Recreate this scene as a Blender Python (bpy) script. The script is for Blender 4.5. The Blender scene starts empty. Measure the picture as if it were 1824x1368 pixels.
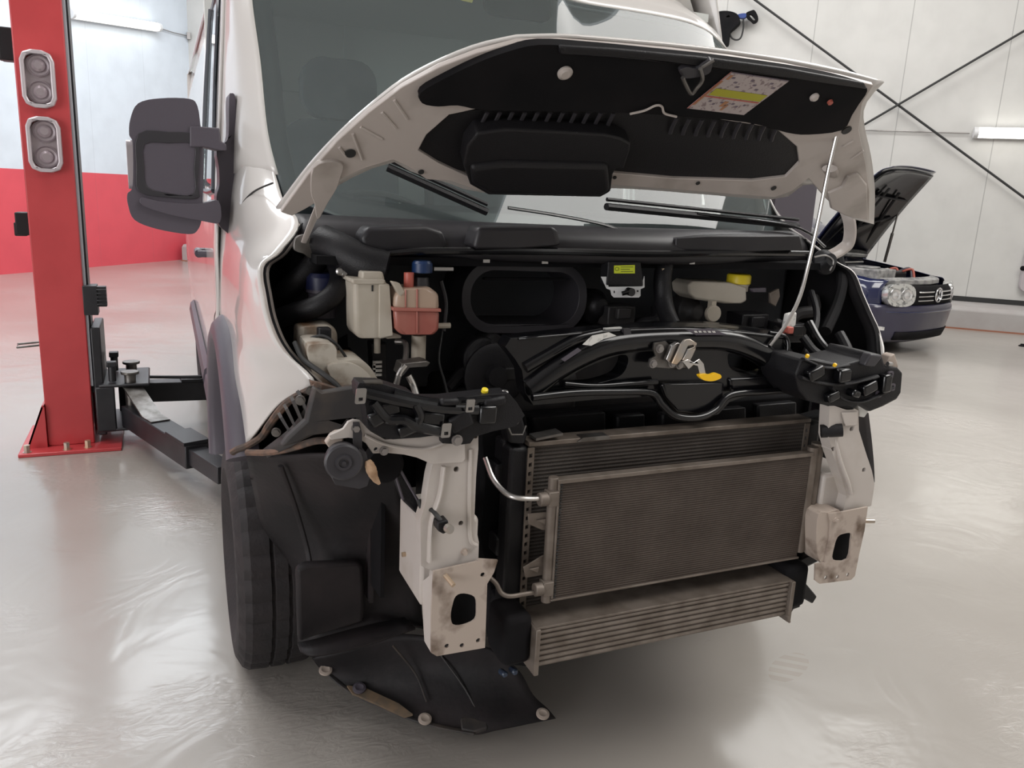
import bpy, bmesh, math, random
from mathutils import Vector, Matrix
from mathutils.geometry import tessellate_polygon
random.seed(7)
S = bpy.context.scene
COL = S.collection
R = math.radians

# ------------------------------------------------------------------ camera
FPX = 1423.0
PITCH, ROLL, YAW = R(13.27), R(2.82), R(24.06)
CAM = Vector((-1.1375, -1.514, 1.5))
_a = math.pi / 2 - YAW
_h = Vector((math.cos(_a), math.sin(_a), 0)); _r = Vector((math.sin(_a), -math.cos(_a), 0)); _z = Vector((0, 0, 1))
FW = math.cos(PITCH) * _h - math.sin(PITCH) * _z
_U = math.cos(PITCH) * _z + math.sin(PITCH) * _h
RT = math.cos(ROLL) * _r + math.sin(ROLL) * _U
UP = -math.sin(ROLL) * _r + math.cos(ROLL) * _U
cd = bpy.data.cameras.new('camera'); cam = bpy.data.objects.new('camera', cd); COL.objects.link(cam)
cam.matrix_world = Matrix(((RT.x, UP.x, -FW.x, CAM.x), (RT.y, UP.y, -FW.y, CAM.y), (RT.z, UP.z, -FW.z, CAM.z), (0, 0, 0, 1)))
cd.sensor_width = 36; cd.sensor_fit = 'HORIZONTAL'; cd.lens = 36 * FPX / 1824; cd.clip_start = .02; cd.clip_end = 200
S.camera = cam

def ray(x, y): return FW + RT * ((x - 912) / FPX) - UP * ((y - 684) / FPX)
def at(x, y, Y=None, X=None, Z=None):
    """point of the place seen at photo pixel x, y on the plane X=, Y= or Z= of the van's frame"""
    d = ray(x, y)
    if Y is not None: return CAM + d * ((Y - CAM.y) / d.y)
    if X is not None: return CAM + d * ((X - CAM.x) / d.x)
    return CAM + d * ((Z - CAM.z) / d.z)
def onp(x, y, p0, n):
    d = ray(x, y); return CAM + d * ((Vector(p0) - CAM).dot(n) / d.dot(n))

# ------------------------------------------------------------------ world, exposure, room axes
S.view_settings.view_transform = 'Standard'; S.view_settings.look = 'None'
S.view_settings.gamma = 1; S.view_settings.use_curve_mapping = False
S.view_settings.exposure = -0.1
W = bpy.data.worlds.new('world'); S.world = W; W.use_nodes = True
W.node_tree.nodes['Background'].inputs[0].default_value = (.80, .88, 1.0, 1)
W.node_tree.nodes['Background'].inputs[1].default_value = 1.0

TH = R(47.6)
EU = Vector((math.cos(TH), math.sin(TH), 0)); EV = Vector((math.sin(TH), -math.cos(TH), 0))
U1, V0 = 11.1, -10.754          # far corner of the two visible walls
U0, V1 = -9.0, 8.5              # the other two walls, behind and beside the camera
CEIL = 6.0
def room(u, v, z=0): return EU * u + EV * v + Vector((0, 0, z))
def wall1(x, y):
    d = ray(x, y); return CAM + d * ((V0 - CAM.dot(EV)) / d.dot(EV))
def wall2(x, y, off=0.0):
    d = ray(x, y); return CAM + d * ((U1 - off - CAM.dot(EU)) / d.dot(EU))

def area(name, loc, target, sx, sy, power, col=(1, 1, 1)):
    l = bpy.data.lights.new(name, 'AREA'); l.shape = 'RECTANGLE'; l.size = sx; l.size_y = sy; l.energy = power; l.color = col
    o = bpy.data.objects.new(name, l); COL.objects.link(o); o.location = loc
    q = (Vector(target) - Vector(loc)).to_track_quat('-Z', 'Y'); o.rotation_euler = q.to_euler(); return o
def ceil_light(name, u, v, su, sv, power, col=(1, 1, 1)):
    o = area(name, room(u, v, CEIL - .06), room(u, v, 0), su, sv, power, col)
    o.rotation_euler = (0, 0, TH); return o
ceil_light('skylight_lamp', 6.0, -8.3, 8.0, 1.6, 330, (.90, .95, 1.0))  # added lamps under the unseen ceiling, filling walls, floor and van front
ceil_light('skylight_lamp', 8.6, -1.0, 1.4, 7.0, 180, (1, .985, .95))
ceil_light('skylight_lamp', 1.0, -4.5, 6.0, 2.4, 250, (1, .98, .96))
ceil_light('skylight_lamp', 2.5, 3.5, 8.0, 3.2, 430, (1, .95, .89))
area('door_daylight', room(U0 + .15, -4.5, 2.2), room(0, -4.5, 1.2), 6.0, 4.0, 420, (1, .97, .95))  # added fill lamp just inside the unseen door opening

# ------------------------------------------------------------------ materials
MATS = {}
def mat(name, col, rough=.5, metal=0.0, coat=0.0, noise=None, bump=0.0, bscale=40, spec=.5, trans=0.0, sss=0.0):
    m = bpy.data.materials.new(name); m.use_nodes = True; nt = m.node_tree; b = nt.nodes['Principled BSDF']
    b.inputs['Base Color'].default_value = (*col, 1); b.inputs['Roughness'].default_value = rough
    b.inputs['Metallic'].default_value = metal; b.inputs['Coat Weight'].default_value = coat; b.inputs['Coat Roughness'].default_value = .04
    b.inputs['Specular IOR Level'].default_value = spec
    b.inputs['Transmission Weight'].default_value = trans
    tc = nt.nodes.new('ShaderNodeTexCoord')
    n = nt.nodes.new('ShaderNodeTexNoise'); n.inputs['Scale'].default_value = noise[1] if noise else bscale; n.inputs['Detail'].default_value = 6
    nt.links.new(tc.outputs['Object'], n.inputs['Vector'])
    if noise:
        r = nt.nodes.new('ShaderNodeValToRGB'); r.color_ramp.elements[0].position = noise[2] if len(noise) > 2 else .4
        r.color_ramp.elements[1].position = noise[3] if len(noise) > 3 else .65
        r.color_ramp.elements[0].color = (*col, 1); r.color_ramp.elements[1].color = (*noise[0], 1)
        nt.links.new(n.outputs['Fac'], r.inputs[0]); nt.links.new(r.outputs[0], b.inputs['Base Color'])
    if bump:
        n2 = nt.nodes.new('ShaderNodeTexNoise'); n2.inputs['Scale'].default_value = bscale; n2.inputs['Detail'].default_value = 3
        nt.links.new(tc.outputs['Object'], n2.inputs['Vector'])
        bp = nt.nodes.new('ShaderNodeBump'); bp.inputs['Strength'].default_value = bump; bp.inputs['Distance'].default_value = .01
        nt.links.new(n2.outputs['Fac'], bp.inputs['Height']); nt.links.new(bp.outputs[0], b.inputs['Normal'])
    MATS[name] = m; return m
PAINT = mat('white_paint', (.60, .575, .55), .28, coat=.8)
PAINTSH = mat('white_inner_paint', (.48, .43, .40), .42, coat=.25, noise=((.27, .235, .205), 6, .52, .78))  # body white turned grey beige, underside shade put into the colour
RAILP = mat('white_primer', (.50, .455, .42), .42, noise=((.40, .35, .30), 9, .5, .8))
RAILD = mat('dirty_primer', (.42, .35, .30), .6, noise=((.12, .08, .055), 14, .53, .72))
BLK = mat('black_plastic', (.0085, .008, .0095), .48, bump=.15, bscale=300, spec=.32)
BLKG = mat('black_gloss', (.004, .004, .005), .2, coat=.25, spec=.4)
BLKM = mat('black_matt', (.004, .004, .005), .8, noise=((.008, .007, .008), 7), spec=.18)
LINER = mat('liner_plastic', (.008, .007, .008), .6, noise=((.022, .017, .018), 5), bump=.1, bscale=60, spec=.3)
GREYP = mat('grey_plastic', (.085, .074, .092), .42, bump=.12, bscale=500)
GREYD = mat('dark_grey_plastic', (.032, .030, .035), .42)
COWLM = mat('cowl_plastic', (.015, .014, .017), .42, noise=((.024, .022, .024), 4), spec=.4)
RUST = mat('rusty_edge', (.075, .055, .045), .8, noise=((.17, .10, .07), 25, .45, .6))
FRAMEB = mat('dusty_black', (.030, .027, .027), .65, noise=((.07, .055, .045), 11, .5, .75))
STEEL = mat('steel', (.42, .41, .40), .32, metal=1.0)
STEELD = mat('dull_steel', (.22, .21, .20), .42, metal=.9, noise=((.12, .11, .10), 20))
ALU = mat('aluminium', (.62, .60, .58), .28, metal=1.0)
ALUD = mat('dirty_aluminium', (.20, .168, .143), .55, metal=.45, noise=((.13, .105, .085), 16))
ZINC = mat('yellow_zinc', (.55, .42, .30), .35, metal=.7, noise=((.38, .36, .34), 12))
WHITEP = mat('white_zinc', (.72, .72, .72), .35)
TANKW = mat('tank_plastic', (.50, .455, .385), .45, noise=((.42, .37, .30), 8))
TANKD = mat('stained_tank', (.46, .42, .36), .5, noise=((.17, .10, .055), 13, .47, .66))
TANKP = mat('pink_tank', (.44, .185, .145), .35, noise=((.33, .09, .07), 6, .35, .6), coat=.2)
TANKT = mat('tank_top', (.45, .33, .25), .35, coat=.2)
TANKSE = mat('tank_seam', (.40, .14, .11), .4)
PINK = mat('pink_cap', (.50, .12, .09), .4)
BLUGLINT = mat('bluish_plug', (.03, .045, .075), .25)
BLUE = mat('blue_cap', (.008, .03, .10), .4)
NAVY = mat('navy_cap', (.012, .015, .05), .4)
YEL = mat('yellow_plastic', (.85, .66, .03), .4)
YELL = mat('yellow_lever', (.90, .52, .01), .35)
LABELW = mat('white_label', (.66, .65, .62), .5, noise=((.45, .44, .42), 60, .55, .6))
LABELY = mat('yellow_label', (.62, .70, .03), .5)
LABELYD = mat('label_print', (.12, .14, .02), .5)
STICK = mat('paper_sticker', (.42, .36, .35), .5, noise=((.22, .17, .17), 90, .56, .62))
STRIPE = mat('lime_stripe', (.38, .36, .02), .5)
REDLINE = mat('red_print', (.42, .10, .07), .5)
ORNG = mat('orange_print', (.36, .17, .08), .5)
RUB = mat('tyre_rubber', (.014, .012, .013), .75, noise=((.024, .019, .02), 9), bump=.2, bscale=80)
RUBSIDE = mat('tyre_sidewall', (.03, .026, .028), .6)
WINTRIM = mat('window_rubber', (.035, .04, .05), .3)
LIFTRED = mat('lift_red', (.52, .055, .06), .38, coat=.25, noise=((.46, .045, .05), 4))
LIFTDK = mat('lift_dark', (.012, .012, .015), .42, noise=((.022, .022, .025), 6))
LIFTGREY = mat('lift_channel', (.42, .44, .48), .35, metal=.3)
LAMPG = mat('lamp_bezel', (.55, .50, .52), .3, metal=.35)
LAMPL = mat('lamp_reflector', (.42, .36, .38), .25, metal=.55)
SEATM = mat('seat_fabric', (.05, .06, .075), .9, noise=((.09, .10, .115), 5))
HEADL = mat('cab_lining', (.60, .62, .60), .9)
BULKM = mat('cab_bulkhead', (.72, .74, .72), .9)
DASH = mat('dash_plastic', (.03, .032, .036), .7)
NAVYP = mat('navy_paint', (.010, .014, .055), .2, coat=1.0)
NAVYB = mat('navy_bumper', (.022, .020, .046), .32, coat=.6)
CHROME = mat('chrome', (.75, .75, .76), .12, metal=1.0)
HLAMP = mat('headlight_reflector', (.62, .62, .60), .22, metal=.7, noise=((.25, .25, .25), 22, .5, .6))
LGREY = mat('light_grey_part', (.36, .35, .34), .45, noise=((.16, .16, .16), 14))
CABLE = mat('cable_black', (.02, .02, .02), .6)
WALLG = mat('bolt_zinc', (.32, .30, .29), .4, metal=.8)
CONC = mat('kerb_concrete', (.40, .38, .37), .6, noise=((.36, .33, .32), 3), bump=.05, bscale=20)
SEAL = mat('orange_sealant', (.30, .12, .07), .7)
BROWN = mat('muddy_foam', (.45, .30, .19), .9, noise=((.30, .18, .10), 40), bump=.4, bscale=80)
ENGM = mat('engine_casting', (.012, .011, .012), .6, noise=((.025, .022, .022), 14))

def glass(name, tint, ior=1.5, glossrough=.0, refl=1.0, alpha=.0, body=(.1, .1, .1)):
    m = bpy.data.materials.new(name); m.use_nodes = True; nt = m.node_tree; nt.nodes.clear()
    o = nt.nodes.new('ShaderNodeOutputMaterial'); t = nt.nodes.new('ShaderNodeBsdfTransparent'); g = nt.nodes.new('ShaderNodeBsdfGlossy')
    t.inputs[0].default_value = (*tint, 1); g.inputs[1].default_value = glossrough; g.inputs[0].default_value = (refl, refl, refl, 1)
    fr = nt.nodes.new('ShaderNodeFresnel'); fr.inputs[0].default_value = ior
    mx = nt.nodes.new('ShaderNodeMixShader')
    base = t
    if alpha:
        df = nt.nodes.new('ShaderNodeBsdfDiffuse'); df.inputs[0].default_value = (*body, 1)
        m0 = nt.nodes.new('ShaderNodeMixShader'); m0.inputs[0].default_value = alpha
        nt.links.new(t.outputs[0], m0.inputs[1]); nt.links.new(df.outputs[0], m0.inputs[2]); base = m0
    nt.links.new(fr.outputs[0], mx.inputs[0]); nt.links.new(base.outputs[0], mx.inputs[1]); nt.links.new(g.outputs[0], mx.inputs[2])
    nt.links.new(mx.outputs[0], o.inputs[0]); MATS[name] = m; return m
WSG = glass('windscreen_glass', (.80, .90, .87), 1.55, 0.0, .9, .17, (.36, .42, .42))  # pale diffuse haze mixed in, stands in for light inside the cab
SIDEG = glass('side_glass', (.80, .86, .86), 1.7, 0.0, 1.0, .05, (.20, .22, .24))
LENS = glass('lamp_lens', (.93, .93, .93), 1.5)

def emis(name, col, s):
    m = bpy.data.materials.new(name); m.use_nodes = True; nt = m.node_tree; nt.nodes.clear()
    o = nt.nodes.new('ShaderNodeOutputMaterial'); e = nt.nodes.new('ShaderNodeEmission')
    e.inputs[0].default_value = (*col, 1); e.inputs[1].default_value = s; nt.links.new(e.outputs[0], o.inputs[0]); MATS[name] = m; return m
TUBE = emis('fluorescent_tube', (1, .99, .93), 9)
FILLPANE = emis('skylight_pane', (.93, .97, 1.0), 2.2)  # glow of the panes added with the ceiling fill lamps

# floor: worn glossy epoxy
def floor_mat():
    m = bpy.data.materials.new('epoxy_floor'); m.use_nodes = True; nt = m.node_tree; N = nt.nodes; L = nt.links; b = N['Principled BSDF']
    geo = N.new('ShaderNodeNewGeometry')
    n1 = N.new('ShaderNodeTexNoise'); n1.inputs['Scale'].default_value = .55; n1.inputs['Detail'].default_value = 5; L.new(geo.outputs['Position'], n1.inputs['Vector'])
    cr = N.new('ShaderNodeValToRGB'); cr.color_ramp.elements[0].position = .35; cr.color_ramp.elements[1].position = .68
    cr.color_ramp.elements[0].color = (.315, .29, .262, 1); cr.color_ramp.elements[1].color = (.40, .37, .34, 1)
    L.new(n1.outputs['Fac'], cr.inputs[0])
    # small dark scuffs
    n2 = N.new('ShaderNodeTexNoise'); n2.inputs['Scale'].default_value = 7; n2.inputs['Detail'].default_value = 8; n2.inputs['Roughness'].default_value = .7
    mp = N.new('ShaderNodeMapping'); mp.inputs['Rotation'].default_value = (0, 0, .9); mp.inputs['Scale'].default_value = (1, 2.4, 1)
    L.new(geo.outputs['Position'], mp.inputs[0]); L.new(mp.outputs[0], n2.inputs['Vector'])
    r2 = N.new('ShaderNodeValToRGB'); r2.color_ramp.elements[0].position = .66; r2.color_ramp.elements[1].position = .78
    r2.color_ramp.elements[0].color = (0, 0, 0, 1); r2.color_ramp.elements[1].color = (1, 1, 1, 1); L.new(n2.outputs['Fac'], r2.inputs[0])
    mx = N.new('ShaderNodeMix'); mx.data_type = 'RGBA'; L.new(r2.outputs[0], mx.inputs['Factor']); L.new(cr.outputs[0], mx.inputs['A']); mx.inputs['B'].default_value = (.22, .20, .18, 1)
    # a dusty shoe print
    c = at(1405, 1188, Z=0)
    sep = N.new('ShaderNodeVectorMath'); sep.operation = 'SUBTRACT'; L.new(geo.outputs['Position'], sep.inputs[0]); sep.inputs[1].default_value = c
    rot = N.new('ShaderNodeVectorRotate'); rot.rotation_type = 'Z_AXIS'; rot.inputs['Angle'].default_value = -.42; L.new(sep.outputs[0], rot.inputs['Vector'])
    sx = N.new('ShaderNodeSeparateXYZ'); L.new(rot.outputs[0], sx.inputs[0])
    def M(op, a, b_=None):
        n = N.new('ShaderNodeMath'); n.operation = op
        for i, v in enumerate((a, b_)):
            if v is None: continue
            if isinstance(v, (int, float)): n.inputs[i].default_value = v
            else: L.new(v, n.inputs[i])
        return n.outputs[0]
    ex = M('DIVIDE', sx.outputs['X'], .115); ey = M('DIVIDE', sx.outputs['Y'], .05)
    rr = M('ADD', M('MULTIPLY', ex, ex), M('MULTIPLY', ey, ey)); inside = M('LESS_THAN', rr, 1.0)
    st = M('GREATER_THAN', M('SINE', M('MULTIPLY', M('ADD', sx.outputs['X'], M('MULTIPLY', sx.outputs['Y'], .5)), 118)), -.25)
    msk = M('MULTIPLY', M('MULTIPLY', inside, st), .32)
    mx2 = N.new('ShaderNodeMix'); mx2.data_type = 'RGBA'; L.new(msk, mx2.inputs['Factor']); L.new(mx.outputs['Result'], mx2.inputs['A']); mx2.inputs['B'].default_value = (.22, .17, .12, 1)
    L.new(mx2.outputs['Result'], b.inputs['Base Color'])
    rr2 = N.new('ShaderNodeMapRange'); rr2.inputs['To Min'].default_value = .22; rr2.inputs['To Max'].default_value = .42; L.new(n1.outputs['Fac'], rr2.inputs[0]); L.new(rr2.outputs[0], b.inputs['Roughness'])
    n3 = N.new('ShaderNodeTexNoise'); n3.inputs['Scale'].default_value = 2.6; n3.inputs['Detail'].default_value = 3; n3.inputs['Distortion'].default_value = 1.2; L.new(geo.outputs['Position'], n3.inputs['Vector'])
    bp = N.new('ShaderNodeBump'); bp.inputs['Strength'].default_value = .10; bp.inputs['Distance'].default_value = .05; L.new(n3.outputs['Fac'], bp.inputs['Height'])
    # crinkled patches in the resin
    n4 = N.new('ShaderNodeTexNoise'); n4.inputs['Scale'].default_value = 1.1; n4.inputs['Detail'].default_value = 2; L.new(geo.outputs['Position'], n4.inputs['Vector'])
    r4 = N.new('ShaderNodeValToRGB'); r4.color_ramp.elements[0].position = .53; r4.color_ramp.elements[1].position = .66; L.new(n4.outputs['Fac'], r4.inputs[0])
    n5 = N.new('ShaderNodeTexNoise'); n5.inputs['Scale'].default_value = 13; n5.inputs['Detail'].default_value = 5; n5.inputs['Distortion'].default_value = 1.5; mp5 = N.new('ShaderNodeMapping'); mp5.inputs['Rotation'].default_value = (0, 0, -.4); mp5.inputs['Scale'].default_value = (1, 2.2, 1)
    L.new(geo.outputs['Position'], mp5.inputs[0]); L.new(mp5.outputs[0], n5.inputs['Vector'])
    bp0 = bp; bp = N.new('ShaderNodeBump'); bp.inputs['Distance'].default_value = .02; L.new(M('MULTIPLY', r4.outputs[0], .24), bp.inputs['Strength']); L.new(n5.outputs['Fac'], bp.inputs['Height']); L.new(bp0.outputs[0], bp.inputs['Normal'])
    L.new(bp.outputs[0], b.inputs['Normal']); b.inputs['Coat Weight'].default_value = .5; b.inputs['Coat Roughness'].default_value = .16
    L.new(bp.outputs[0], b.inputs['Coat Normal'])
    return m
FLOORM = floor_mat()

def wall_mat(name, low, high, split, org, axis, pitch, phase, rough=.35, seam=.45):
    """sandwich-panel wall: vertical seams every `pitch` metres, a coloured band below `split`"""
    m = bpy.data.materials.new(name); m.use_nodes = True; nt = m.node_tree; N = nt.nodes; L = nt.links; b = N['Principled BSDF']
    geo = N.new('ShaderNodeNewGeometry'); dt = N.new('ShaderNodeVectorMath'); dt.operation = 'DOT_PRODUCT'
    L.new(geo.outputs['Position'], dt.inputs[0]); dt.inputs[1].default_value = axis
    sx = N.new('ShaderNodeSeparateXYZ'); L.new(geo.outputs['Position'], sx.inputs[0])
    def M(op, a, b_=None):
        n = N.new('ShaderNodeMath'); n.operation = op
        for i, v in enumerate((a, b_)):
            if v is None: continue
            if isinstance(v, (int, float)): n.inputs[i].default_value = v
            else: L.new(v, n.inputs[i])
        return n.outputs[0]
    t = M('FRACT', M('DIVIDE', M('ADD', dt.outputs['Value'], 100 * pitch - phase), pitch))
    d = M('ABSOLUTE', M('SUBTRACT', t, .5)); line = M('GREATER_THAN', d, .5 - .006 / pitch)
    up = M('GREATER_THAN', sx.outputs['Z'], split)
    ns = N.new('ShaderNodeTexNoise'); ns.inputs['Scale'].default_value = 3; ns.inputs['Detail'].default_value = 6; L.new(geo.outputs['Position'], ns.inputs['Vector'])
    mx = N.new('ShaderNodeMix'); mx.data_type = 'RGBA'; L.new(up, mx.inputs['Factor']); mx.inputs['A'].default_value = (*low, 1); mx.inputs['B'].default_value = (*high, 1)
    mn = N.new('ShaderNodeMix'); mn.data_type = 'RGBA'; mn.blend_type = 'MULTIPLY'; L.new(mx.outputs['Result'], mn.inputs['A'])
    r = N.new('ShaderNodeValToRGB'); r.color_ramp.elements[0].color = (.90, .90, .90, 1); r.color_ramp.elements[0].position = .3; r.color_ramp.elements[1].position = .6
    L.new(ns.outputs['Fac'], r.inputs[0]); L.new(r.outputs[0], mn.inputs['B']); mn.inputs['Factor'].default_value = .7
    m3 = N.new('ShaderNodeMix'); m3.data_type = 'RGBA'; L.new(M('MULTIPLY', line, seam), m3.inputs['Factor']); L.new(mn.outputs['Result'], m3.inputs['A']); m3.inputs['B'].default_value = (.12, .12, .12, 1)
    L.new(m3.outputs['Result'], b.inputs['Base Color']); b.inputs['Roughness'].default_value = rough
    # fine micro-ribs of the sheet
    wv = M('SINE', M('MULTIPLY', dt.outputs['Value'], 2 * math.pi / .055))
    bp = N.new('ShaderNodeBump'); bp.inputs['Strength'].default_value = .05; bp.inputs['Distance'].default_value = .002; L.new(wv, bp.inputs['Height']); L.new(bp.outputs[0], b.inputs['Normal'])
    return m
WALLRED = wall_mat('red_white_panels', (.70, .085, .11), (.68, .73, .79), 1.53, None, EU, 1.2, .35, seam=.12)
WALLW = wall_mat('white_panels', (.60, .59, .565), (.60, .59, .565), -1, None, EV, 1.252, .17, .4)
CEILM = mat('ceiling_panel', (.62, .63, .64), .7)

# ------------------------------------------------------------------ mesh helpers
def V(*a): return Vector(a)
def BM(): return bmesh.new()
def obj(name, bm, m, parent=None, bevel=0.0, seg=2, ang=35, label=None, subsurf=0, solid=0.0, flat=False):
    me = bpy.data.meshes.new(name); bmesh.ops.recalc_face_normals(bm, faces=bm.faces[:]); bm.to_mesh(me); bm.free()
    for p in me.polygons: p.use_smooth = not flat
    if not flat: me.set_sharp_from_angle(angle=R(ang))
    ms = m if isinstance(m, (list, tuple)) else [m]
    for q in ms: me.materials.append(q)
    o = bpy.data.objects.new(name, me); COL.objects.link(o); o.parent = parent
    if solid: s = o.modifiers.new('s', 'SOLIDIFY'); s.thickness = solid; s.offset = 0
    if bevel: b = o.modifiers.new('b', 'BEVEL'); b.width = bevel; b.segments = seg; b.limit_method = 'ANGLE'; b.angle_limit = R(38); b.harden_normals = False
    if subsurf: s = o.modifiers.new('ss', 'SUBSURF'); s.levels = subsurf; s.render_levels = subsurf
    if label: o['label'] = label
    return o
def thing(name, label, cat, loc=(0, 0, 0), group=None):
    o = bpy.data.objects.new(name, None); COL.objects.link(o); o.location = loc; o.empty_display_size = .1
    o['label'] = label; o['category'] = cat
    if group: o['group'] = group
    return o
def tag(o, label, cat, group=None):
    o['label'] = label; o['category'] = cat
    if group: o['group'] = group
    return o
def struct(name, bm, m, label=None, **k):
    o = obj(name, bm, m, None, **k); o['kind'] = 'structure'
    if label: o['label'] = label
    return o
def box(bm, c, s, rot=None, mi=0):
    c = Vector(c); vs = []
    for dx in (-.5, .5):
        for dy in (-.5, .5):
            for dz in (-.5, .5):
                v = Vector((dx * s[0], dy * s[1], dz * s[2]))
                if rot is not None: v = rot @ v
                vs.append(bm.verts.new(c + v))
    for f in ((0, 1, 3, 2), (4, 6, 7, 5), (0, 4, 5, 1), (2, 3, 7, 6), (0, 2, 6, 4), (1, 5, 7, 3)):
        g = bm.faces.new([vs[i] for i in f]); g.material_index = mi
def cr(pts, n=6, closed=False):
    pts = [Vector(p) for p in pts]; out = []; N = len(pts)
    if N < 3 and not closed: return pts
    rng = range(N if closed else N - 1)
    for i in rng:
        p1, p2 = pts[i], pts[(i + 1) % N]
        p0 = pts[i - 1] if (closed or i > 0) else p1 + (p1 - p2)
        p3 = pts[(i + 2) % N] if (closed or i + 2 < N) else p2 + (p2 - p1)
        for k in range(n):
            t = k / n
            out.append(.5 * ((2 * p1) + (p2 - p0) * t + (2 * p0 - 5 * p1 + 4 * p2 - p3) * t * t + (3 * p1 - p0 - 3 * p2 + p3) * t ** 3))
    if not closed: out.append(pts[-1])
    return out
def plate(bm, outer, thick, holes=(), mi=0):
    """outline (with holes) given thickness along vector `thick`"""
    outer = [Vector(p) for p in outer]; holes = [[Vector(p) for p in h] for h in holes]; thick = Vector(thick)
    loops = [outer] + holes; flat = [p for l in loops for p in l]
    a = [bm.verts.new(p) for p in flat]; b = [bm.verts.new(p + thick) for p in flat]
    for t in tessellate_polygon(loops):
        try:
            bm.faces.new([a[i] for i in t]).material_index = mi; bm.faces.new([b[i] for i in reversed(t)]).material_index = mi
        except ValueError: pass
    k = 0
    for l in loops:
        n = len(l)
        for i in range(n):
            j = (i + 1) % n
            try: bm.faces.new((a[k + i], a[k + j], b[k + j], b[k + i])).material_index = mi
            except ValueError: pass
        k += n
def frame_at(d):
    d = d.normalized(); u = d.cross(Vector((0, 0, 1)))
    if u.length < 1e-3: u = d.cross(Vector((1, 0, 0)))
    u.normalize(); return u, d.cross(u)
def tube(bm, pts, r, n=10, cap=True, sq=None, mi=0):
    pts = [Vector(p) for p in pts]; rings = []; rs = r if isinstance(r, (list, tuple)) else [r] * len(pts); pu = None
    for i, p in enumerate(pts):
        d = (pts[min(i + 1, len(pts) - 1)] - pts[max(i - 1, 0)])
        u, w = frame_at(d)
        if pu is not None:
            dn = d.normalized(); u = pu - dn * pu.dot(dn)
            if u.length < 1e-4: u, w = frame_at(d)
            u.normalize(); w = dn.cross(u)
        pu = u; ring = []
        for k in range(n):
            a = 2 * math.pi * k / n; ca, sa = math.cos(a), math.sin(a)
            q = (sq or 1)
            ring.append(bm.verts.new(p + u * ca * rs[i] + w * sa * rs[i] * q))
        rings.append(ring)
    for i in range(len(rings) - 1):
        for k in range(n):
            bm.faces.new((rings[i][k], rings[i][(k + 1) % n], rings[i + 1][(k + 1) % n], rings[i + 1][k])).material_index = mi
    if cap: bm.faces.new(rings[0][::-1]).material_index = mi; bm.faces.new(rings[-1]).material_index = mi
def cyl(bm, a, b, r, r2=None, n=20, mi=0): tube(bm, [a, b], [r, r if r2 is None else r2], n, mi=mi)
def lathe(bm, c, axis, prof, n=28, mi=0):
    """prof: list of (distance along axis, radius)"""
    c = Vector(c); axis = Vector(axis).normalized(); u, w = frame_at(axis); rings = []
    for t, r in prof:
        rings.append([bm.verts.new(c + axis * t + (u * math.cos(2 * math.pi * k / n) + w * math.sin(2 * math.pi * k / n)) * max(r, 1e-4)) for k in range(n)])
    for i in range(len(rings) - 1):
        for k in range(n): bm.faces.new((rings[i][k], rings[i][(k + 1) % n], rings[i + 1][(k + 1) % n], rings[i + 1][k])).material_index = mi
    bm.faces.new(rings[0][::-1]).material_index = mi; bm.faces.new(rings[-1]).material_index = mi
def grid(bm, rows, nu=5, nv=5, mi=0):
    """smooth sheet through rows of control points"""
    rr = [cr(r, nu) for r in rows]; cols = [cr([rr[i][j] for i in range(len(rr))], nv) for j in range(len(rr[0]))]
    vs = [[bm.verts.new(p) for p in c] for c in cols]
    for j in range(len(vs) - 1):
        for i in range(len(vs[0]) - 1): bm.faces.new((vs[j][i], vs[j + 1][i], vs[j + 1][i + 1], vs[j][i + 1])).material_index = mi
    return vs
def resample(c, n):
    L = [0]
    for i in range(len(c) - 1): L.append(L[-1] + (c[i + 1] - c[i]).length)
    out = []
    for k in range(n):
        s = L[-1] * k / (n - 1); i = 0
        while i < len(L) - 2 and L[i + 1] < s: i += 1
        t = (s - L[i]) / max(L[i + 1] - L[i], 1e-9); out.append(c[i].lerp(c[i + 1], t))
    return out
def coons(bm, bot, top, left, right, nu=24, nv=14, bulge=None):
    b, t, l, r = resample(cr(bot), nu), resample(cr(top), nu), resample(cr(left), nv), resample(cr(right), nv); vs = []
    for i in range(nu):
        u = i / (nu - 1); c = []
        for j in range(nv):
            v = j / (nv - 1)
            p = b[i] * (1 - v) + t[i] * v + l[j] * (1 - u) + r[j] * u - (b[0] * (1 - u) * (1 - v) + b[-1] * u * (1 - v) + t[0] * (1 - u) * v + t[-1] * u * v)
            if bulge is not None: p = p + bulge * (4 * u * (1 - u)) ** .8 * (4 * v * (1 - v)) ** .8
            c.append(bm.verts.new(p))
        vs.append(c)
    for i in range(nu - 1):
        for j in range(nv - 1): bm.faces.new((vs[i][j], vs[i + 1][j], vs[i + 1][j + 1], vs[i][j + 1]))
def px(pts, **k): return [at(x, y, **k) for x, y in pts]
def rrect(c, ux, uy, w, h, r, n=5):
    c = Vector(c); ux = Vector(ux).normalized(); uy = Vector(uy).normalized(); out = []
    for sx, sy, a0 in ((1, 1, 0), (-1, 1, 90), (-1, -1, 180), (1, -1, 270)):
        for k in range(n + 1):
            a = R(a0 + 90 * k / n); out.append(c + ux * (sx * (w / 2 - r) + r * math.cos(a)) + uy * (sy * (h / 2 - r) + r * math.sin(a)))
    return out
def bolt(name, p, n, r, parent, m=None, h=.008):
    bm = BM(); p = Vector(p); n = Vector(n).normalized(); tube(bm, [p - n * .002, p + n * .002], r * 1.35, 16); tube(bm, [p + n * .002, p + n * h], r, 6)
    return obj(name, bm, m or WALLG, parent)

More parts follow.
